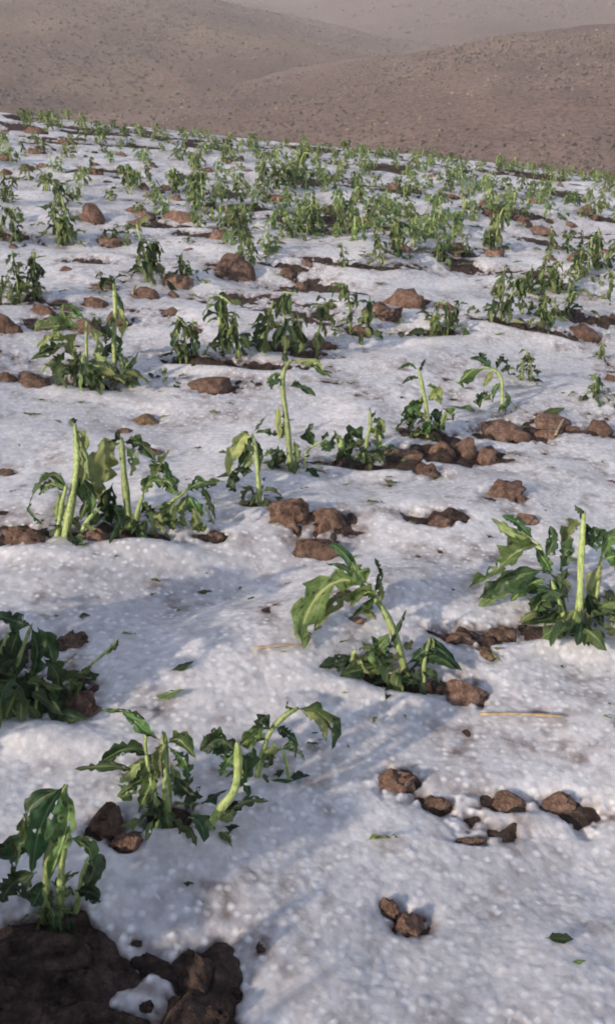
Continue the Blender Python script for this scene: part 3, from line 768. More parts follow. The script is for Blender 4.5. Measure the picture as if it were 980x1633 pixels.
hand_plant((640,1075), 'arching plant with a pale curved stem and long leaf hanging left in the centre foreground',
  [([(652,1078),(636,1035),(622,995),(604,962),(580,936)],17), ([(678,1094),(676,1060),(684,1020)],10), ([(560,1062),(562,1045),(566,1038)],9)],
  [([(582,935),(545,925),(505,950),(482,1000),(484,1038)],66,'d'), ([(575,945),(540,955),(512,985),(500,1010)],30,'p'), ([(580,935),(565,905),(540,875),(524,868)],22,'w'), ([(578,932),(550,905),(520,898)],14,'w'), ([(596,950),(604,915),(596,888)],16,'w'),
   ([(585,930),(570,915),(560,895)],44,'d'), ([(600,955),(585,945),(560,968)],44,'d'), ([(598,950),(580,970),(562,985)],26,'w'), ([(588,958),(590,975),(600,988)],24,'p'), ([(606,965),(608,940),(600,925)],22,'p'),
   ([(640,1062),(590,1068),(545,1080),(506,1088)],40,'d'), ([(630,1055),(580,1058),(550,1072)],30,'p'), ([(560,1050),(535,1060),(508,1068)],30,'w'), ([(630,1045),(605,1040),(592,1015)],30,'w'), ([(620,1030),(635,1000),(647,972)],12,'w'),
   ([(645,1062),(680,1035),(700,1035),(735,1068)],40,'w'), ([(650,1070),(690,1045),(725,1065)],28,'w'), ([(610,1070),(600,1040),(620,1010)],40,'d'), ([(680,1040),(688,1025),(684,1015)],12,'p'), ([(650,1080),(640,1090),(660,1090)],30,'t'), ([(590,1080),(570,1060),(560,1040)],26,'p')], (11,90), seed=5)
hand_plant((915,1003), 'large plant with a tall pale stem and holed drooping leaves at the right edge',
  [([(922,1005),(924,940),(926,880),(930,826)],18), ([(944,992),(950,945),(958,890)],13), ([(908,1005),(893,965),(880,930)],11), ([(916,950),(896,930),(880,918)],9), ([(872,915),(866,885),(852,862)],9)],
  [([(852,862),(820,850),(783,826)],36,'p'), ([(850,860),(825,835),(800,822)],26,'w'), ([(862,868),(825,880),(790,915),(748,938)],58,'t'), ([(860,912),(825,918),(795,945),(762,972)],44,'p'), ([(872,920),(840,935),(815,960)],40,'d'), ([(868,908),(800,925),(762,955)],50,'w'),
   ([(928,835),(905,845),(898,890)],38,'p'), ([(930,832),(926,818),(918,804)],14,'w'), ([(928,830),(934,850),(930,872)],24,'w'), ([(916,880),(900,880),(892,912)],44,'w'), ([(868,890),(880,865),(876,838)],26,'w'), ([(880,930),(890,950),(902,985)],30,'d'),
   ([(955,890),(970,860),(995,858)],40,'d'), ([(950,880),(948,855),(944,840)],40,'w'), ([(960,892),(985,890),(1010,930)],50,'d'), ([(956,900),(945,930),(948,960)],36,'p'), ([(880,940),(860,960),(850,990)],52,'w'), ([(890,960),(870,975),(862,998)],46,'d'), ([(962,940),(985,960),(1010,975)],50,'w'),
   ([(950,960),(975,975),(1000,990)],44,'d'), ([(900,985),(880,990),(830,998)],34,'w'), ([(850,870),(872,900),(880,915)],30,'d'), ([(935,945),(945,970),(955,995)],36,'w'), ([(905,905),(896,925),(890,945)],30,'w')], (20,120), seed=6, push=8)
hand_plant((35,1120), 'dense shaded clump of crushed leaves at left edge with thin shoot pointing right',
  [([(10,1120),(28,1060),(50,998)],11), ([(50,1150),(58,1120),(60,1095)],8), ([(80,1100),(120,1080),(160,1048),(188,1020)],8), ([(-15,1110),(0,1050),(12,1010)],10)],
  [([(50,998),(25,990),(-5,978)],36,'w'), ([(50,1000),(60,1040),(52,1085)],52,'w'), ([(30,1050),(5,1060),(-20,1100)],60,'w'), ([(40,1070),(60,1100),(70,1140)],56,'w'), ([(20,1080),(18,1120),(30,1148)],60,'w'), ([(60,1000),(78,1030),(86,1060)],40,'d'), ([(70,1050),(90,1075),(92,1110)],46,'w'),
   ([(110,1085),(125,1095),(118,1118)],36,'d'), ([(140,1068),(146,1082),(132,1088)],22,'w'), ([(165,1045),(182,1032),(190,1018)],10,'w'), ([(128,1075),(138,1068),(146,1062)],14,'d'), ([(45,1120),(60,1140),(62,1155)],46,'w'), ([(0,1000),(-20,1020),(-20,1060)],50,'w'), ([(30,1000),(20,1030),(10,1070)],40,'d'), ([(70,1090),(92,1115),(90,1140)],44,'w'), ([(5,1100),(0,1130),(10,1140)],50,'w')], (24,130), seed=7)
hand_plant((103,856), 'tall crumpled yellowish stem with a thin arm arching left, left of three grouped plants',
  [([(100,858),(116,790),(124,735),(120,682)],17), ([(88,856),(98,810),(106,775)],11), ([(118,858),(140,830),(158,812)],10), ([(134,770),(132,735),(126,700)],13)],
  [([(120,684),(134,700),(136,740),(132,775)],26,'pt'), ([(118,682),(116,672),(122,668)],18,'w'), ([(112,782),(85,758),(60,775),(44,808)],22,'d'), ([(108,785),(80,772),(62,790)],28,'t'), ([(120,755),(138,790),(130,830)],36,'d'), ([(128,760),(146,800),(142,835)],30,'d'), ([(52,800),(48,815),(72,838)],9,'w'),
   ([(126,700),(140,730),(144,765)],18,'p'), ([(94,780),(90,810),(92,835)],26,'p'), ([(158,812),(145,830),(140,850)],24,'d'), ([(80,764),(68,762),(62,756)],10,'w')], (5,70), seed=8, push=6)
hand_plant((207,846), 'plant with a broad pale drooping leaf beside an upright stem, middle of three grouped plants',
  [([(208,848),(202,795),(197,745),(194,702)],15), ([(214,848),(220,815),(228,790)],11)],
  [([(192,706),(170,720),(160,770),(164,812)],62,'p'), ([(185,710),(158,750),(152,800)],34,'d'), ([(194,704),(190,694),(188,684)],22,'w'), ([(192,700),(175,702),(160,702)],8,'w'), ([(198,705),(225,708),(250,735)],36,'w'), ([(198,704),(215,700),(224,692)],16,'d'), ([(200,712),(212,730),(206,760)],24,'p'),
   ([(228,790),(236,770),(252,760)],26,'d'), ([(180,770),(170,810),(178,840)],44,'w'), ([(224,800),(240,815),(246,840)],30,'d'), ([(175,800),(190,825),(186,845)],40,'d'), ([(240,765),(255,745),(272,718)],34,'t'), ([(240,765),(268,768),(280,790)],40,'d')], (6,80), seed=9, push=8)
hand_plant((238,846), 'slanting pale stem leaning right under ragged leaves, right of three grouped plants',
  [([(236,848),(262,812),(296,782)],12), ([(322,790),(330,815),(342,840)],5)],
  [([(296,783),(318,770),(345,772)],30,'t'), ([(300,782),(330,772),(360,768)],14,'w'), ([(298,786),(312,815),(306,848)],36,'d'), ([(300,786),(292,815),(298,840)],30,'p'), ([(318,772),(335,800),(344,830)],14,'w'), ([(280,795),(272,820),(276,846)],34,'d'), ([(262,812),(255,830),(262,848)],26,'p'),
   ([(300,830),(320,840),(325,852)],30,'d'), ([(320,775),(330,790),(336,815)],20,'d'), ([(276,760),(260,750),(245,748)],26,'d'), ([(285,785),(270,765),(262,735)],24,'d'), ([(305,848),(312,830),(305,810)],24,'p')], (7,80), seed=10)
hand_plant((462,750), 'tallest single stem in the middle with leaves drooping off its top',
  [([(464,752),(459,690),(453,640),(450,606),(456,584),(466,574)],12), ([(450,700),(446,672),(444,652)],7)],
  [([(464,575),(490,576),(508,588),(530,602)],18,'d'), ([(466,576),(500,574),(515,590)],22,'p'), ([(460,615),(480,618),(503,632)],20,'w'), ([(452,600),(436,595),(424,612)],24,'t'), ([(450,605),(438,612),(430,620)],22,'w'), ([(445,648),(440,670),(446,702)],20,'p'), ([(452,652),(454,680),(448,700)],14,'d'),
   ([(455,720),(440,735),(428,750)],40,'w'), ([(468,700),(474,725),(470,748)],16,'d'), ([(450,715),(445,725),(446,735)],22,'p'), ([(458,578),(454,568),(458,562)],16,'w'), ([(446,690),(432,692),(418,688)],14,'w'), ([(440,720),(430,722),(420,728)],14,'d')], (4,55), seed=11)
hand_plant((412,800), 'bent stem with a limp yellow leaf fan, in front of the tallest stem',
  [([(414,802),(411,755),(407,715),(402,692)],10)],
  [([(402,694),(385,702),(368,730),(364,760)],30,'p'), ([(402,694),(390,720),(380,750)],26,'d'), ([(403,690),(415,678),(428,660)],9,'w'), ([(400,696),(385,690),(366,716)],16,'w'), ([(408,700),(414,725),(412,760)],14,'w'), ([(398,700),(396,730),(388,762)],22,'p'), ([(405,752),(385,750),(345,762)],16,'w'),
   ([(378,750),(372,770),(376,785)],28,'w'), ([(405,690),(420,690),(432,684)],12,'d'), ([(412,770),(418,785),(415,798)],16,'p')], (4,60), seed=12)
hand_plant((486,742), 'small curved sprout ending in one round dark leaf right of the tallest stem',
  [([(482,745),(488,725),(498,712),(512,704)],6)],
  [([(500,712),(490,695),(500,676)],26,'w'), ([(498,712),(496,698),(492,688)],16,'d'), ([(508,706),(518,712),(524,720)],22,'d'), ([(512,704),(520,696),(522,688)],14,'d')], (1,30), seed=13)
hand_plant((580,734), 'low bushy plant with one pale stem and dark crushed leaves, right of the tallest stem',
  [([(578,738),(584,705),(590,675),(589,655)],9), ([(544,728),(538,700),(534,690)],7), ([(555,735),(570,725),(578,715)],6)],
  [([(582,705),(560,690),(545,715)],34,'w'), ([(585,700),(555,710),(535,738)],30,'w'), ([(586,690),(604,680),(612,700)],26,'d'), ([(590,675),(606,672),(614,690)],18,'p'), ([(584,720),(600,725),(612,738)],22,'d'), ([(534,690),(526,705),(524,722)],20,'d'), ([(588,668),(595,660),(598,655)],8,'w'), ([(565,712),(550,728),(540,738)],24,'d'),
   ([(536,690),(545,705),(550,725)],16,'p'), ([(590,700),(605,712),(615,716)],16,'w'), ([(570,700),(560,685),(552,682)],20,'w'), ([(590,680),(600,690),(608,712)],18,'p')], (7,60), seed=14)
hand_plant((682,692), 'stem with two thin leaf arms at the top left and leafy skirt, right of centre',
  [([(684,694),(679,650),(673,618),(668,592)],10), ([(700,690),(706,668),(712,652)],7)],
  [([(668,592),(652,578),(632,590)],12,'w'), ([(670,604),(655,600),(640,612)],13,'w'), ([(668,594),(672,584),(678,572)],11,'w'), ([(676,640),(655,650),(638,662)],34,'d'), ([(680,640),(695,628),(704,645)],24,'p'), ([(676,660),(660,672),(652,690)],30,'w'), ([(684,660),(700,660),(708,690)],32,'w'), ([(712,655),(705,668),(700,684)],18,'p'),
   ([(676,625),(668,640),(664,655)],16,'p'), ([(688,672),(675,682),(668,694)],30,'d'), ([(704,650),(716,660),(722,672)],16,'d'), ([(678,615),(690,620),(694,634)],14,'d')], (8,60), seed=15)
hand_plant((800,654), 'umbrella shaped plant bending left with one large oval leaf on top of a clod',
  [([(800,656),(800,622),(797,600),(784,588),(768,586)],8)],
  [([(776,587),(752,590),(735,606),(727,608)],30,'d'), ([(770,588),(750,594),(735,602)],18,'p'), ([(784,588),(768,575),(748,572)],16,'w'), ([(790,590),(798,574),(808,582)],20,'w'), ([(786,592),(778,604),(772,616)],16,'p'), ([(798,608),(790,620),(786,640)],12,'d'), ([(804,620),(810,640),(802,655)],12,'d'),
   ([(780,630),(765,635),(762,652)],26,'d'), ([(775,580),(765,570),(760,565)],20,'w'), ([(770,640),(776,632),(782,628)],16,'p'), ([(796,592),(806,590),(812,598)],14,'w')], (2,36), seed=16)
hand_plant((135,612), 'big leafy clump with ragged leaves spreading left and a white stem',
  [([(138,612),(138,560),(138,508)],8), ([(120,610),(118,575),(112,540)],7), ([(150,608),(155,580),(160,555)],7), ([(128,612),(130,590),(132,570)],7)],
  [([(135,510),(105,505),(70,515),(52,530)],26,'t'), ([(130,525),(100,520),(60,525)],30,'d'), ([(115,540),(85,540),(56,552)],26,'p'), ([(112,548),(85,560),(52,575)],30,'d'), ([(138,512),(120,495),(102,488)],16,'d'), ([(125,530),(115,550),(120,575)],26,'p'), ([(140,520),(155,540),(150,570)],28,'p'), ([(105,560),(90,580),(86,600)],26,'d'),
   ([(150,560),(165,585),(162,610)],30,'p'), ([(125,570),(105,595),(90,602)],32,'t'), ([(140,580),(150,600),(165,615)],30,'d'), ([(142,515),(158,520),(170,540)],22,'w'), ([(130,560),(125,585),(118,605)],30,'w'), ([(105,510),(100,495),(104,486)],12,'d'), ([(118,520),(95,530),(80,545)],24,'p')], (14,95), seed=17)
hand_plant((182,592), 'tall straight stem hung with limp leaves at the right of the big leafy clump',
  [([(183,594),(182,540),(184,490),(182,452)],10)],
  [([(182,455),(170,450),(160,462)],20,'w'), ([(184,460),(192,480),(196,510)],18,'d'), ([(184,490),(198,515),(194,545)],22,'p'), ([(182,500),(172,525),(170,550)],22,'d'), ([(184,530),(192,555),(188,580)],20,'t'), ([(182,540),(168,560),(165,585)],24,'w'), ([(183,455),(180,444),(176,440)],14,'w'), ([(184,560),(195,575),(196,592)],22,'p')], (4,55), seed=18)
hand_plant((202,612), 'low crushed bunch of leaves pointing right at the foot of the tall straight stem',
  [([(190,612),(198,590),(206,578)],6)],
  [([(196,600),(212,585),(222,562)],14,'w'), ([(195,605),(212,600),(214,615)],26,'d'), ([(190,600),(182,610),(178,618)],22,'p'), ([(200,590),(212,578),(216,568)],10,'w'), ([(196,610),(206,618),(212,622)],24,'w')], (4,40), seed=19)

# procedural plants in the middle rows
def auto_plant(u, v, h, wd, ns, label, group, seed, dense=1.0, lean=0.0, base=None, hm=None, wm=None, tall=None):
    rg = random.Random(seed * 7 + 5)
    if base is None:
        b, d = hit(u, v); px = d / F_PX; Hm = h * px / 0.88 * ((0.74 if u > 760 and v < 520 else 0.90) if v > 420 else 0.68); Wm = wd * px * 1.3
    else: b, Hm, Wm = base, hm, wm
    root = plant_root(b, label, group)
    for s in range(ns):
        a = rg.uniform(0, 2 * PI); off = Vector((math.cos(a), math.sin(a) * .7, 0)) * (Wm * .30 * rg.uniform(.2, 1) if ns > 1 else 0)
        hs = Hm * (1 if s == 0 else rg.uniform(.5, .95))
        ln = Vector((rg.uniform(-.22, .22) + lean, rg.uniform(-.2, .2), 0)) * hs
        g0 = surf1(b.x + off.x, b.y + off.y) - b.z
        P = [off + Vector((0, 0, g0 - .02)), off + ln * .35 + Vector((rg.uniform(-.04, .04) * hs, 0, g0 + hs * .5)), off + ln + Vector((0, 0, g0 + hs))]
        bent = rg.random()
        if bent < .35:
            P.append(P[-1] + Vector((rg.choice([-1, 1]) * hs * rg.uniform(.12, .25), rg.uniform(-.1, .1) * hs, -hs * rg.uniform(-.02, .12))))
        r = max(0.004, min(0.0085, Hm * 0.030)) * rg.uniform(.75, 1.1)
        link('stem', stem_mesh(P, r, r * .7, sides=6, seg=8, rg=rg), root)
        c = catmull(P, 20)
        nl = int(rg.uniform(10, 15) * dense)
        for k in range(nl):
            f = 0.25 + 0.75 * ((k + rg.random()) / nl)
            p = c[min(19, int(f * 19))]
            ll = Hm * rg.uniform(.24, .46) * (1.12 - .35 * f)
            ll = min(ll, Wm * rg.uniform(.4, .62))
            kd = rg.choices(['droop', 'limp', 'arch', 'out', 'up'], [4, 5, 2, 1.2, .5 if f > .85 else 0])[0]
            put_leaf(root, rg, kd, p, rg.uniform(0, 2 * PI), ll, rg.uniform(.75, 1.25), rg.uniform(-.4, .4))
    for k in range(int((3 + 3 * dense) * min(1.5, Wm / max(Hm, .01)))):
        a = rg.uniform(0, 2 * PI); r = Wm * rg.uniform(.1, .42)
        q = b + Vector((math.cos(a) * r, math.sin(a) * r * .8, 0)); q.z = surf1(q.x, q.y) + Hm * rg.uniform(.04, .25)
        put_leaf(root, rg, rg.choice(['droop', 'out', 'limp', 'flat', 'arch']), q - b, a + rg.uniform(-.7, .7), Wm * rg.uniform(.22, .38), rg.uniform(.8, 1.2), rg.uniform(-.5, .5))
    return root
MID = [  # u, v, height px, width px, stems, label
 (838,606,52,50,2,'small bushy plant just right of the umbrella shaped plant'),
 (945,632,44,52,2,'low wilted plant near the right edge above the tall brown clod'),
 (952,571,30,26,1,'tiny sprout near the right edge below the right hand plant bunch'),
 (262,612,24,44,1,'low flattened sprout left of the dome shaped clod'),
 (312,577,68,66,3,'bushy plant with a bright pale stem behind the dome shaped clod'),
 (372,565,88,66,3,'tall ragged plant second from left in the middle row'),
 (438,566,98,74,2,'plant with a slanting pale stem and raised arm in the middle row'),
 (494,562,80,44,2,'narrow pointed plant at the right end of the middle row'),
 (575,528,74,76,2,'dark plant with raised wilted tips left of the broad pointed clod'),
 (690,530,52,92,4,'low wide plant with several short stems before the broad pointed clod'),
 (790,508,102,66,2,'tallest plant of the right hand bunch, at its left end'),
 (858,510,58,64,3,'plant with a white bare stem at the bottom of the right hand bunch'),
 (895,498,44,74,2,'low sprawling plant leaning left in the right hand bunch'),
 (868,462,76,66,2,'tall hooked plant in the middle of the right hand bunch'),
 (892,458,48,40,2,'short upright plant right of the hooked plant in the right hand bunch'),
 (938,442,54,62,3,'cone shaped plant at the right of the right hand bunch'),
 (972,482,54,36,1,'thin plant at the right edge of the right hand bunch'),
 (822,502,50,66,2,'low leafy plant between the tallest and the white stemmed plant of the right hand bunch'),
 (838,470,56,54,2,'drooping plant left of the hooked plant in the right hand bunch'),
 (912,474,50,60,2,'ragged plant below the cone shaped plant in the right hand bunch'),
 (886,402,50,50,2,'rounded plant at the back of the right hand bunch'),
 (922,400,36,34,1,'small plant at the back between two bigger ones by the right edge'),
 (962,424,66,58,3,'full plant at the back of the bunch on the right edge'),
 (783,394,80,56,3,'tall dense plant standing on a clod in the upper right'),
 (742,406,42,24,1,'single thin stem left of the tall dense plant in the upper right'),
 (600,418,62,42,2,'upright plant left of a pair in the upper middle'),
 (638,408,72,52,3,'bright fuller plant right of a pair in the upper middle'),
 (550,424,34,34,1,'tiny dark plant on hail left of the pair in the upper middle'),
 (700,410,56,52,2,'plant with a pale stem left of a brown clod in the upper right middle'),
 (545,370,84,44,2,'tall narrow plant in the upper centre'),
 (497,374,60,52,3,'bushy plant left of the tall narrow plant in the upper centre'),
 (402,417,54,46,2,'plant growing against the tall steep clod'),
 (388,374,64,44,2,'tall plant right of the triangular clod'),
 (366,372,40,40,2,'short plant leaning on the triangular clod'),
 (446,378,28,30,1,'small dark plant left of a spindly one in the upper middle'),
 (466,378,58,44,2,'spindly plant with bright leaves in the upper middle'),
 (300,387,22,22,1,'tiny sprig alone on hail left of the triangular clod'),
 (240,447,84,74,2,'dark domed plant left of centre beside the slanted clod'),
 (304,444,40,52,3,'low round plant behind the rounded clod left of centre'),
 (40,468,72,66,3,'plant with bright stem and spreading leaves near the left edge'),
 (8,486,46,52,2,'dark low plant cut by the left edge below the bright stemmed plant'),
 (104,386,96,60,3,'tall bright plant at upper left, brightest of the left side'),
 (28,384,62,54,2,'tall plant near the left edge, left of the brightest plant'),
 (4,378,50,44,2,'plant cut by the left edge at upper left'),
 (195,384,42,54,2,'low wide dark plant on a clod at upper left'),
 (165,465,34,34,1,'short dark plant tuft on the leaf topped clod'),
 (104,330,56,36,2,'thin bright plant just above the brightest plant at upper left'),
 (200,306,50,34,2,'bent bright plant on the far left slope'),
 (236,290,44,28,1,'dark pointed plant right of the bent bright plant'),
 (42,250,34,18,1,'lone white stem high on the far left slope'),
 (145,276,34,30,1,'small yellowish plant on the far left slope'),
 (118,236,28,22,1,'small dark plant on the far left slope above the clean hail'),
 (15,322,52,44,3,'bushy plant on the left edge of the far slope'),
 (84,292,20,40,2,'low dark leaf tuft on the far left slope'),
 (317,328,66,34,3,'tall bright bundle of stems in the upper left middle'),
 (290,308,44,36,3,'bushy plant left of the tall bright bundle of stems'),
 (430,302,62,46,3,'tall plant with two bright stems in the upper middle'),
 (482,302,66,40,3,'tall leafy plant right of the two bright stems in the upper middle'),
 (372,338,22,36,2,'pair of little curled leaves on hail in the upper middle'),
]
for i, (u, v, h, wd, ns, lab) in enumerate(MID):
    auto_plant(u, v, h, wd, ns, lab, 'plants in the middle rows', 40 + i, dense=1.7)

# far plants: shared foliage meshes
def far_lib(n, rg):
    out = []
    for i in range(n):
        V, F, U = [], [], []
        for k in range(22):
            z = rg.uniform(.15, 1.05); a = rg.uniform(0, 2 * PI); ln = rg.uniform(.25, .46)
            c0 = Vector((math.cos(a) * .24 * rg.random(), math.sin(a) * .24 * rg.random(), z))
            p0 = rg.uniform(-.4, .9); p1 = rg.uniform(-1.7, -1.0); c = [c0]
            for q in range(1, 5):
                an = p0 + (p1 - p0) * (q / 4) ** .6
                c.append(c[-1] + Vector((math.cos(a) * math.cos(an), math.sin(a) * math.cos(an), math.sin(an))) * ln / 4)
            v_, f_, u_ = leaf_geo(c, Vector((math.cos(a), math.sin(a), .6)), ln * rg.uniform(.4, .6), rg, across=2, fold=.3, jag=.3, holes=0, wave=.3)
            o = len(V); V += v_; U += u_; F += [tuple(o + q for q in f) for f in f_]
        out.append(mesh_from('foliage', V, F, M_LEAFM if i % 4 else M_LEAF, uvs=U))
    return out
def far_stems(n, rg):
    out = []
    for i in range(n):
        l = Vector((rg.uniform(-.15, .15), rg.uniform(-.15, .15), 0))
        out.append(stem_mesh([Vector((0, 0, -.1)), l * .4 + Vector((0, 0, .5)), l + Vector((0, 0, 1))], 0.046, .034, sides=5, seg=5, rg=rg))
    return out
rgf = random.Random(77)
FOL = far_lib(14, rgf); FST = far_stems(8, rgf)
def far_plant(b, Hm, label, group, rg, ns):
    root = plant_root(b, label, group)
    link('foliage', rg.choice(FOL), root, (0, 0, 0), (0, 0, rg.uniform(0, 6.28)), (Hm * rg.uniform(1.2, 1.9), Hm * rg.uniform(1.2, 1.9), Hm))
    for s in range(ns):
        k = rg.uniform(.7, 1.05) * Hm
        link('stem', rg.choice(FST), root, (rg.uniform(-.3, .3) * Hm, rg.uniform(-.3, .3) * Hm, 0), (0, 0, rg.uniform(0, 6.28)), (Hm * 1.2, Hm * 1.2, k))
placed = [(hit(q[0], q[1])[0], 0.16) for q in MID]
FARLAB = {}
cnt = 0; guard = 0
while cnt < 215 and guard < 9000:
    guard += 1
    u = rgf.uniform(-30, 1010); edge = 168 + u * 0.117
    k = rgf.random()
    v = edge + 4 + 190 * k ** 1.9
    if u < 300: dens = 1.0 if v < edge + 30 else 0.16
    elif u < 480: dens = 0.9 if v < edge + 22 else 0.35
    else: dens = 1.0 if v < edge + 130 else 0.35
    if u > 480 and v > 400: continue
    if 750 < u < 850 and edge + 14 < v < edge + 32: continue
    if 890 < u < 945 and edge + 14 < v < edge + 32: continue
    if u > 730 and v > 350: continue
    if rgf.random() > dens: continue
    b, d = hit(u, v)
    if d > 26: continue
    rb_ = (-SA * b.x + CA * b.y) / 0.72; rb_ = abs(rb_ - math.floor(rb_) - .5)
    if rb_ > .2 and rgf.random() < .75: continue
    mind = .12 + .012 * d
    if any((b - p).length < max(mind, m_) for p, m_ in placed): continue
    placed.append((b, mind))
    colw = ['left edge', 'left', 'left of the middle', 'middle', 'right of the middle', 'right', 'right edge'][min(6, max(0, int(u / 140)))]
    band = 'on the crest' if v < edge + 26 else 'just below the crest' if v < edge + 60 else 'well below the crest' if v < edge + 110 else 'in the lower far rows'
    Hm_ = rgf.uniform(.085, .165); ns_ = rgf.choice([1, 2, 2, 3])
    lab = '%s far plant, %s, %s, %s' % ('short' if Hm_ < .11 else 'tall' if Hm_ > .14 else 'middling', ['', 'one pale stem', 'two pale stems', 'three pale stems'][ns_], band, colw)
    FARLAB.setdefault(lab, 0); FARLAB[lab] += 1
    grp = 'far plants ' + band
    far_plant(b, Hm_, lab, grp, rgf, ns_)
    cnt += 1
def merged_rows(n):
    V, F, U = [], [], []; SV, SF = [], []; got = 0; tries = 0
    fv = [np.array([v.co[:] for v in m.vertices]) for m in FOL]; ff = [[tuple(p.vertices) for p in m.polygons] for m in FOL]
    sv = [np.array([v.co[:] for v in m.vertices]) for m in FST]; sf = [[tuple(p.vertices) for p in m.polygons] for m in FST]
    while got < n and tries < 9000:
        tries += 1
        u = rgf.uniform(-30, 1010); edge = 168 + u * 0.117; v = edge + 2 + 150 * rgf.random() ** 1.7
        if rgf.random() > (0.16 if u < 300 and v > edge + 25 else .7 if u < 480 else 1): continue
        if (750 < u < 850 or 890 < u < 945) and edge + 14 < v < edge + 32: continue
        b, d = hit(u, v)
        if d > 30 or (u > 730 and v > 350): continue
        if any((b - p).length < .10 + .006 * d for p, _ in placed): continue
        placed.append((b, .1)); h = rgf.uniform(.09, .17); i = rgf.randrange(len(FOL)); a = rgf.uniform(0, 6.28); ca, sa = math.cos(a), math.sin(a)
        o = len(V) ; W = fv[i] * np.array([h * 1.5, h * 1.5, h]); W = np.stack([W[:, 0] * ca - W[:, 1] * sa, W[:, 0] * sa + W[:, 1] * ca, W[:, 2]], 1) + np.array(b)
        V += W.tolist(); F += [tuple(q + o for q in f) for f in ff[i]]
        for _ in range(rgf.choice([1, 2, 3])):
            j = rgf.randrange(len(FST)); o = len(SV); W = sv[j] * np.array([h * 1.2, h * 1.2, h * rgf.uniform(.8, 1.1)]) + np.array(b) + np.array([rgf.uniform(-.3, .3) * h, rgf.uniform(-.3, .3) * h, 0])
            SV += W.tolist(); SF += [tuple(q + o for q in f) for f in sf[j]]
        got += 1
    me = mesh_from('far_crop', V + SV, F + [tuple(q + len(V) for q in f) for f in SF], M_LEAFM)
    me.materials.append(M_STEM); me.polygons.foreach_set('material_index', [0] * len(F) + [1] * len(SF))
    tag(link('far_crop', me), 'mass of smallest green plants between the far rows of the field', 'plants', None, 'stuff')
merged_rows(170)
# unseen plants added past the left edge to shade the left foreground
for i, (x_, y_, hm) in enumerate([(-.66,.42,.30),(-.88,.60,.40),(-.80,.30,.36),(-1.02,1.22,.37),(-1.14,1.36,.40)]):
    b = Vector((x_, y_, surf1(x_, y_)))
    auto_plant(0, 0, 0, 0, 8, 'unseen leafy plant added to cast shade on the bottom left plants', 'added shade plants outside the left edge', 500 + i, dense=3.2, base=b, hm=hm, wm=.55)

# ------------------------------------------------------------------ torn leaves and straw lying on the hail
TORN = [  # u, v, length px, yaw deg, label
 (290,1070,46,25,'dark rolled torn leaf lying alone above the green fallen leaf'),
 (268,1111,52,20,'green fallen leaf on hail above the snapped stem plant'),
 (325,950,30,-15,'small curled leaf with a pale edge lying on the upper left foreground hail'),
 (620,773,34,-50,'crumpled dark leaf on hail right of the largest clod'),
 (608,1346,54,0,'green leaf half buried in hail in the lower middle'),
 (560,613,24,-10,'dark leaf scrap on hail right of the tallest stem top'),
 (568,633,20,-10,'pale leaf scrap on hail below the dark scrap by the tallest stem'),
 (890,1505,44,-10,'half buried leaf in the bottom right hail'),
 (920,1540,26,0,'thin dark leaf sliver in the blue bottom right hollow'),
 (968,1150,24,-30,'small leaf scrap at the right edge in the foreground'),
 (597,1152,18,60,'tiny dark fleck left of the orange straw'),
 (243,953,16,0,'tiny dark scrap left of the curled leaf on the foreground hail'),
 (383,943,10,80,'tiny speck of leaf right of the curled leaf'),
 (205,1018,30,-10,'thin grey leaf sliver right of the thin shoot tip'),
 (790,1050,26,-60,'dark leaf scrap below the small tan clod'),
 (185,890,12,60,'tiny dark leaf crumb below the left plant group'),
 (318,716,22,0,'dark sliver on hail right of the left plant group'),
 (50,662,40,-10,'long dark leaf on the left hail above the plant group'),
 (340,660,20,-25,'short dark sliver below the dome shaped clod'),
 (655,838,16,-30,'tiny leaf crumb left of the low smeared clod'),
 (595,806,32,-5,'dark flat leaf piece right of the largest split clod'),
 (780,858,16,-30,'dark leaf crumb above the big right plant'),
 (640,635,12,0,'little dark crumb by the two thin leaf arms'),
 (300,1412,22,10,'brownish curl lying on the lower left foreground hail'),
 (880,660,46,10,'dark leaf blade lying flat left of the low wilted plant'),
 (740,655,60,-35,'long dark leaf lying against the split clod left of the umbrella plant'),
]
for i, (u, v, ln, yaw, lab) in enumerate(TORN):
    b, d = hit(u, v); s = ln * d / F_PX
    o = link('fallen_leaf', rnd.choice(LIB['flat']), None, (b.x - math.cos(deg(yaw)) * s * .5, b.y - math.sin(deg(yaw)) * s * .5, b.z + .014), (rnd.uniform(-.3, .3), rnd.uniform(-.1, .1), deg(yaw)), (s, s * (1.25 if ln > 40 else .9), s))
    tag(o, lab, 'leaf', None)
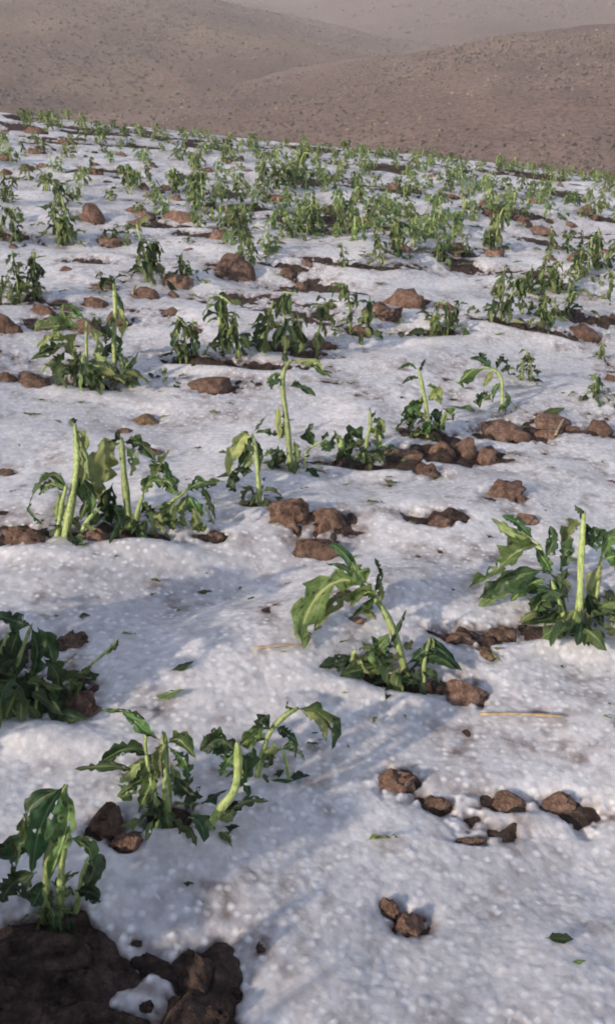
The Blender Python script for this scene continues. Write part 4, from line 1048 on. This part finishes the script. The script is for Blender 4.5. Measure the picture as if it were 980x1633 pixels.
for i in range(210):
    v = 360 + 900 * rnd.random() ** 2; u = rnd.uniform(10, 970)
    if v > 1200: continue
    b, d = hit(u, v); ln_ = rnd.uniform(10, 24); s = ln_ * d / F_PX; yaw = rnd.uniform(-.5, .5)
    side = 'left' if u < 330 else 'right' if u > 650 else 'middle'
    o = link('leaf_scrap', rnd.choice(LIB['flat'] if rnd.random() < .6 else LIB['droop']), None, (b.x, b.y, b.z + .012), (rnd.uniform(-.4, .4), 0, yaw), (s, s * rnd.uniform(.6, 1), s))
    tag(o, '%s dark leaf scrap on the hail %s' % ('tiny' if ln_ < 13 else 'little' if ln_ < 18 else 'longish', near_phrase(u, v)), 'leaf scrap', 'leaf scraps strewn on the hail')
def straw(p0, p1, w_, label):
    a, d = hit(*p0); b, _ = hit(*p1); o = a.copy(); c = (b - a)
    P = [Vector((0, 0, .018)), c * .5 + Vector((0, 0, .022)), c + Vector((0, 0, .018))]
    tag(link('straw', stem_mesh(P, w_ * .5 * d / F_PX, w_ * .45 * d / F_PX, m=M_STRAW, sides=6, seg=9), None, o), label, 'straw', None)
straw((763,1146),(897,1150),5.5,'long orange straw lying on hail at the right')
straw((404,1042),(482,1036),4,'pale straw lying left of the arching plant')
straw((212,472),(217,458),4,'short pale straw standing on the slanted clod')
straw((884,698),(898,672),4,'thin grey straw sticking up right of the small reddish clod')

# ------------------------------------------------------------------ haze
mh = bpy.data.materials.new('haze'); mh.use_nodes = True; t = mh.node_tree
for n in list(t.nodes):
    if n.type != 'OUTPUT_MATERIAL': t.nodes.remove(n)
pv = t.nodes.new('ShaderNodeVolumePrincipled'); pv.inputs['Color'].default_value = (0.98, 0.93, 0.93, 1)
pv.inputs['Density'].default_value = 0.0012
L(t, pv.outputs[0], t.nodes['Material Output'].inputs['Volume'])
bm = bmesh.new(); bmesh.ops.create_cube(bm, size=1.0)
me = bpy.data.meshes.new('haze'); bm.to_mesh(me); bm.free(); me.materials.append(mh)
hz_ = link('haze', me, None, (0, 600, 0), None, (3400, 1700, 440))
tag(hz_, 'thin bluish haze in the air over the valley', 'haze', None, 'stuff')
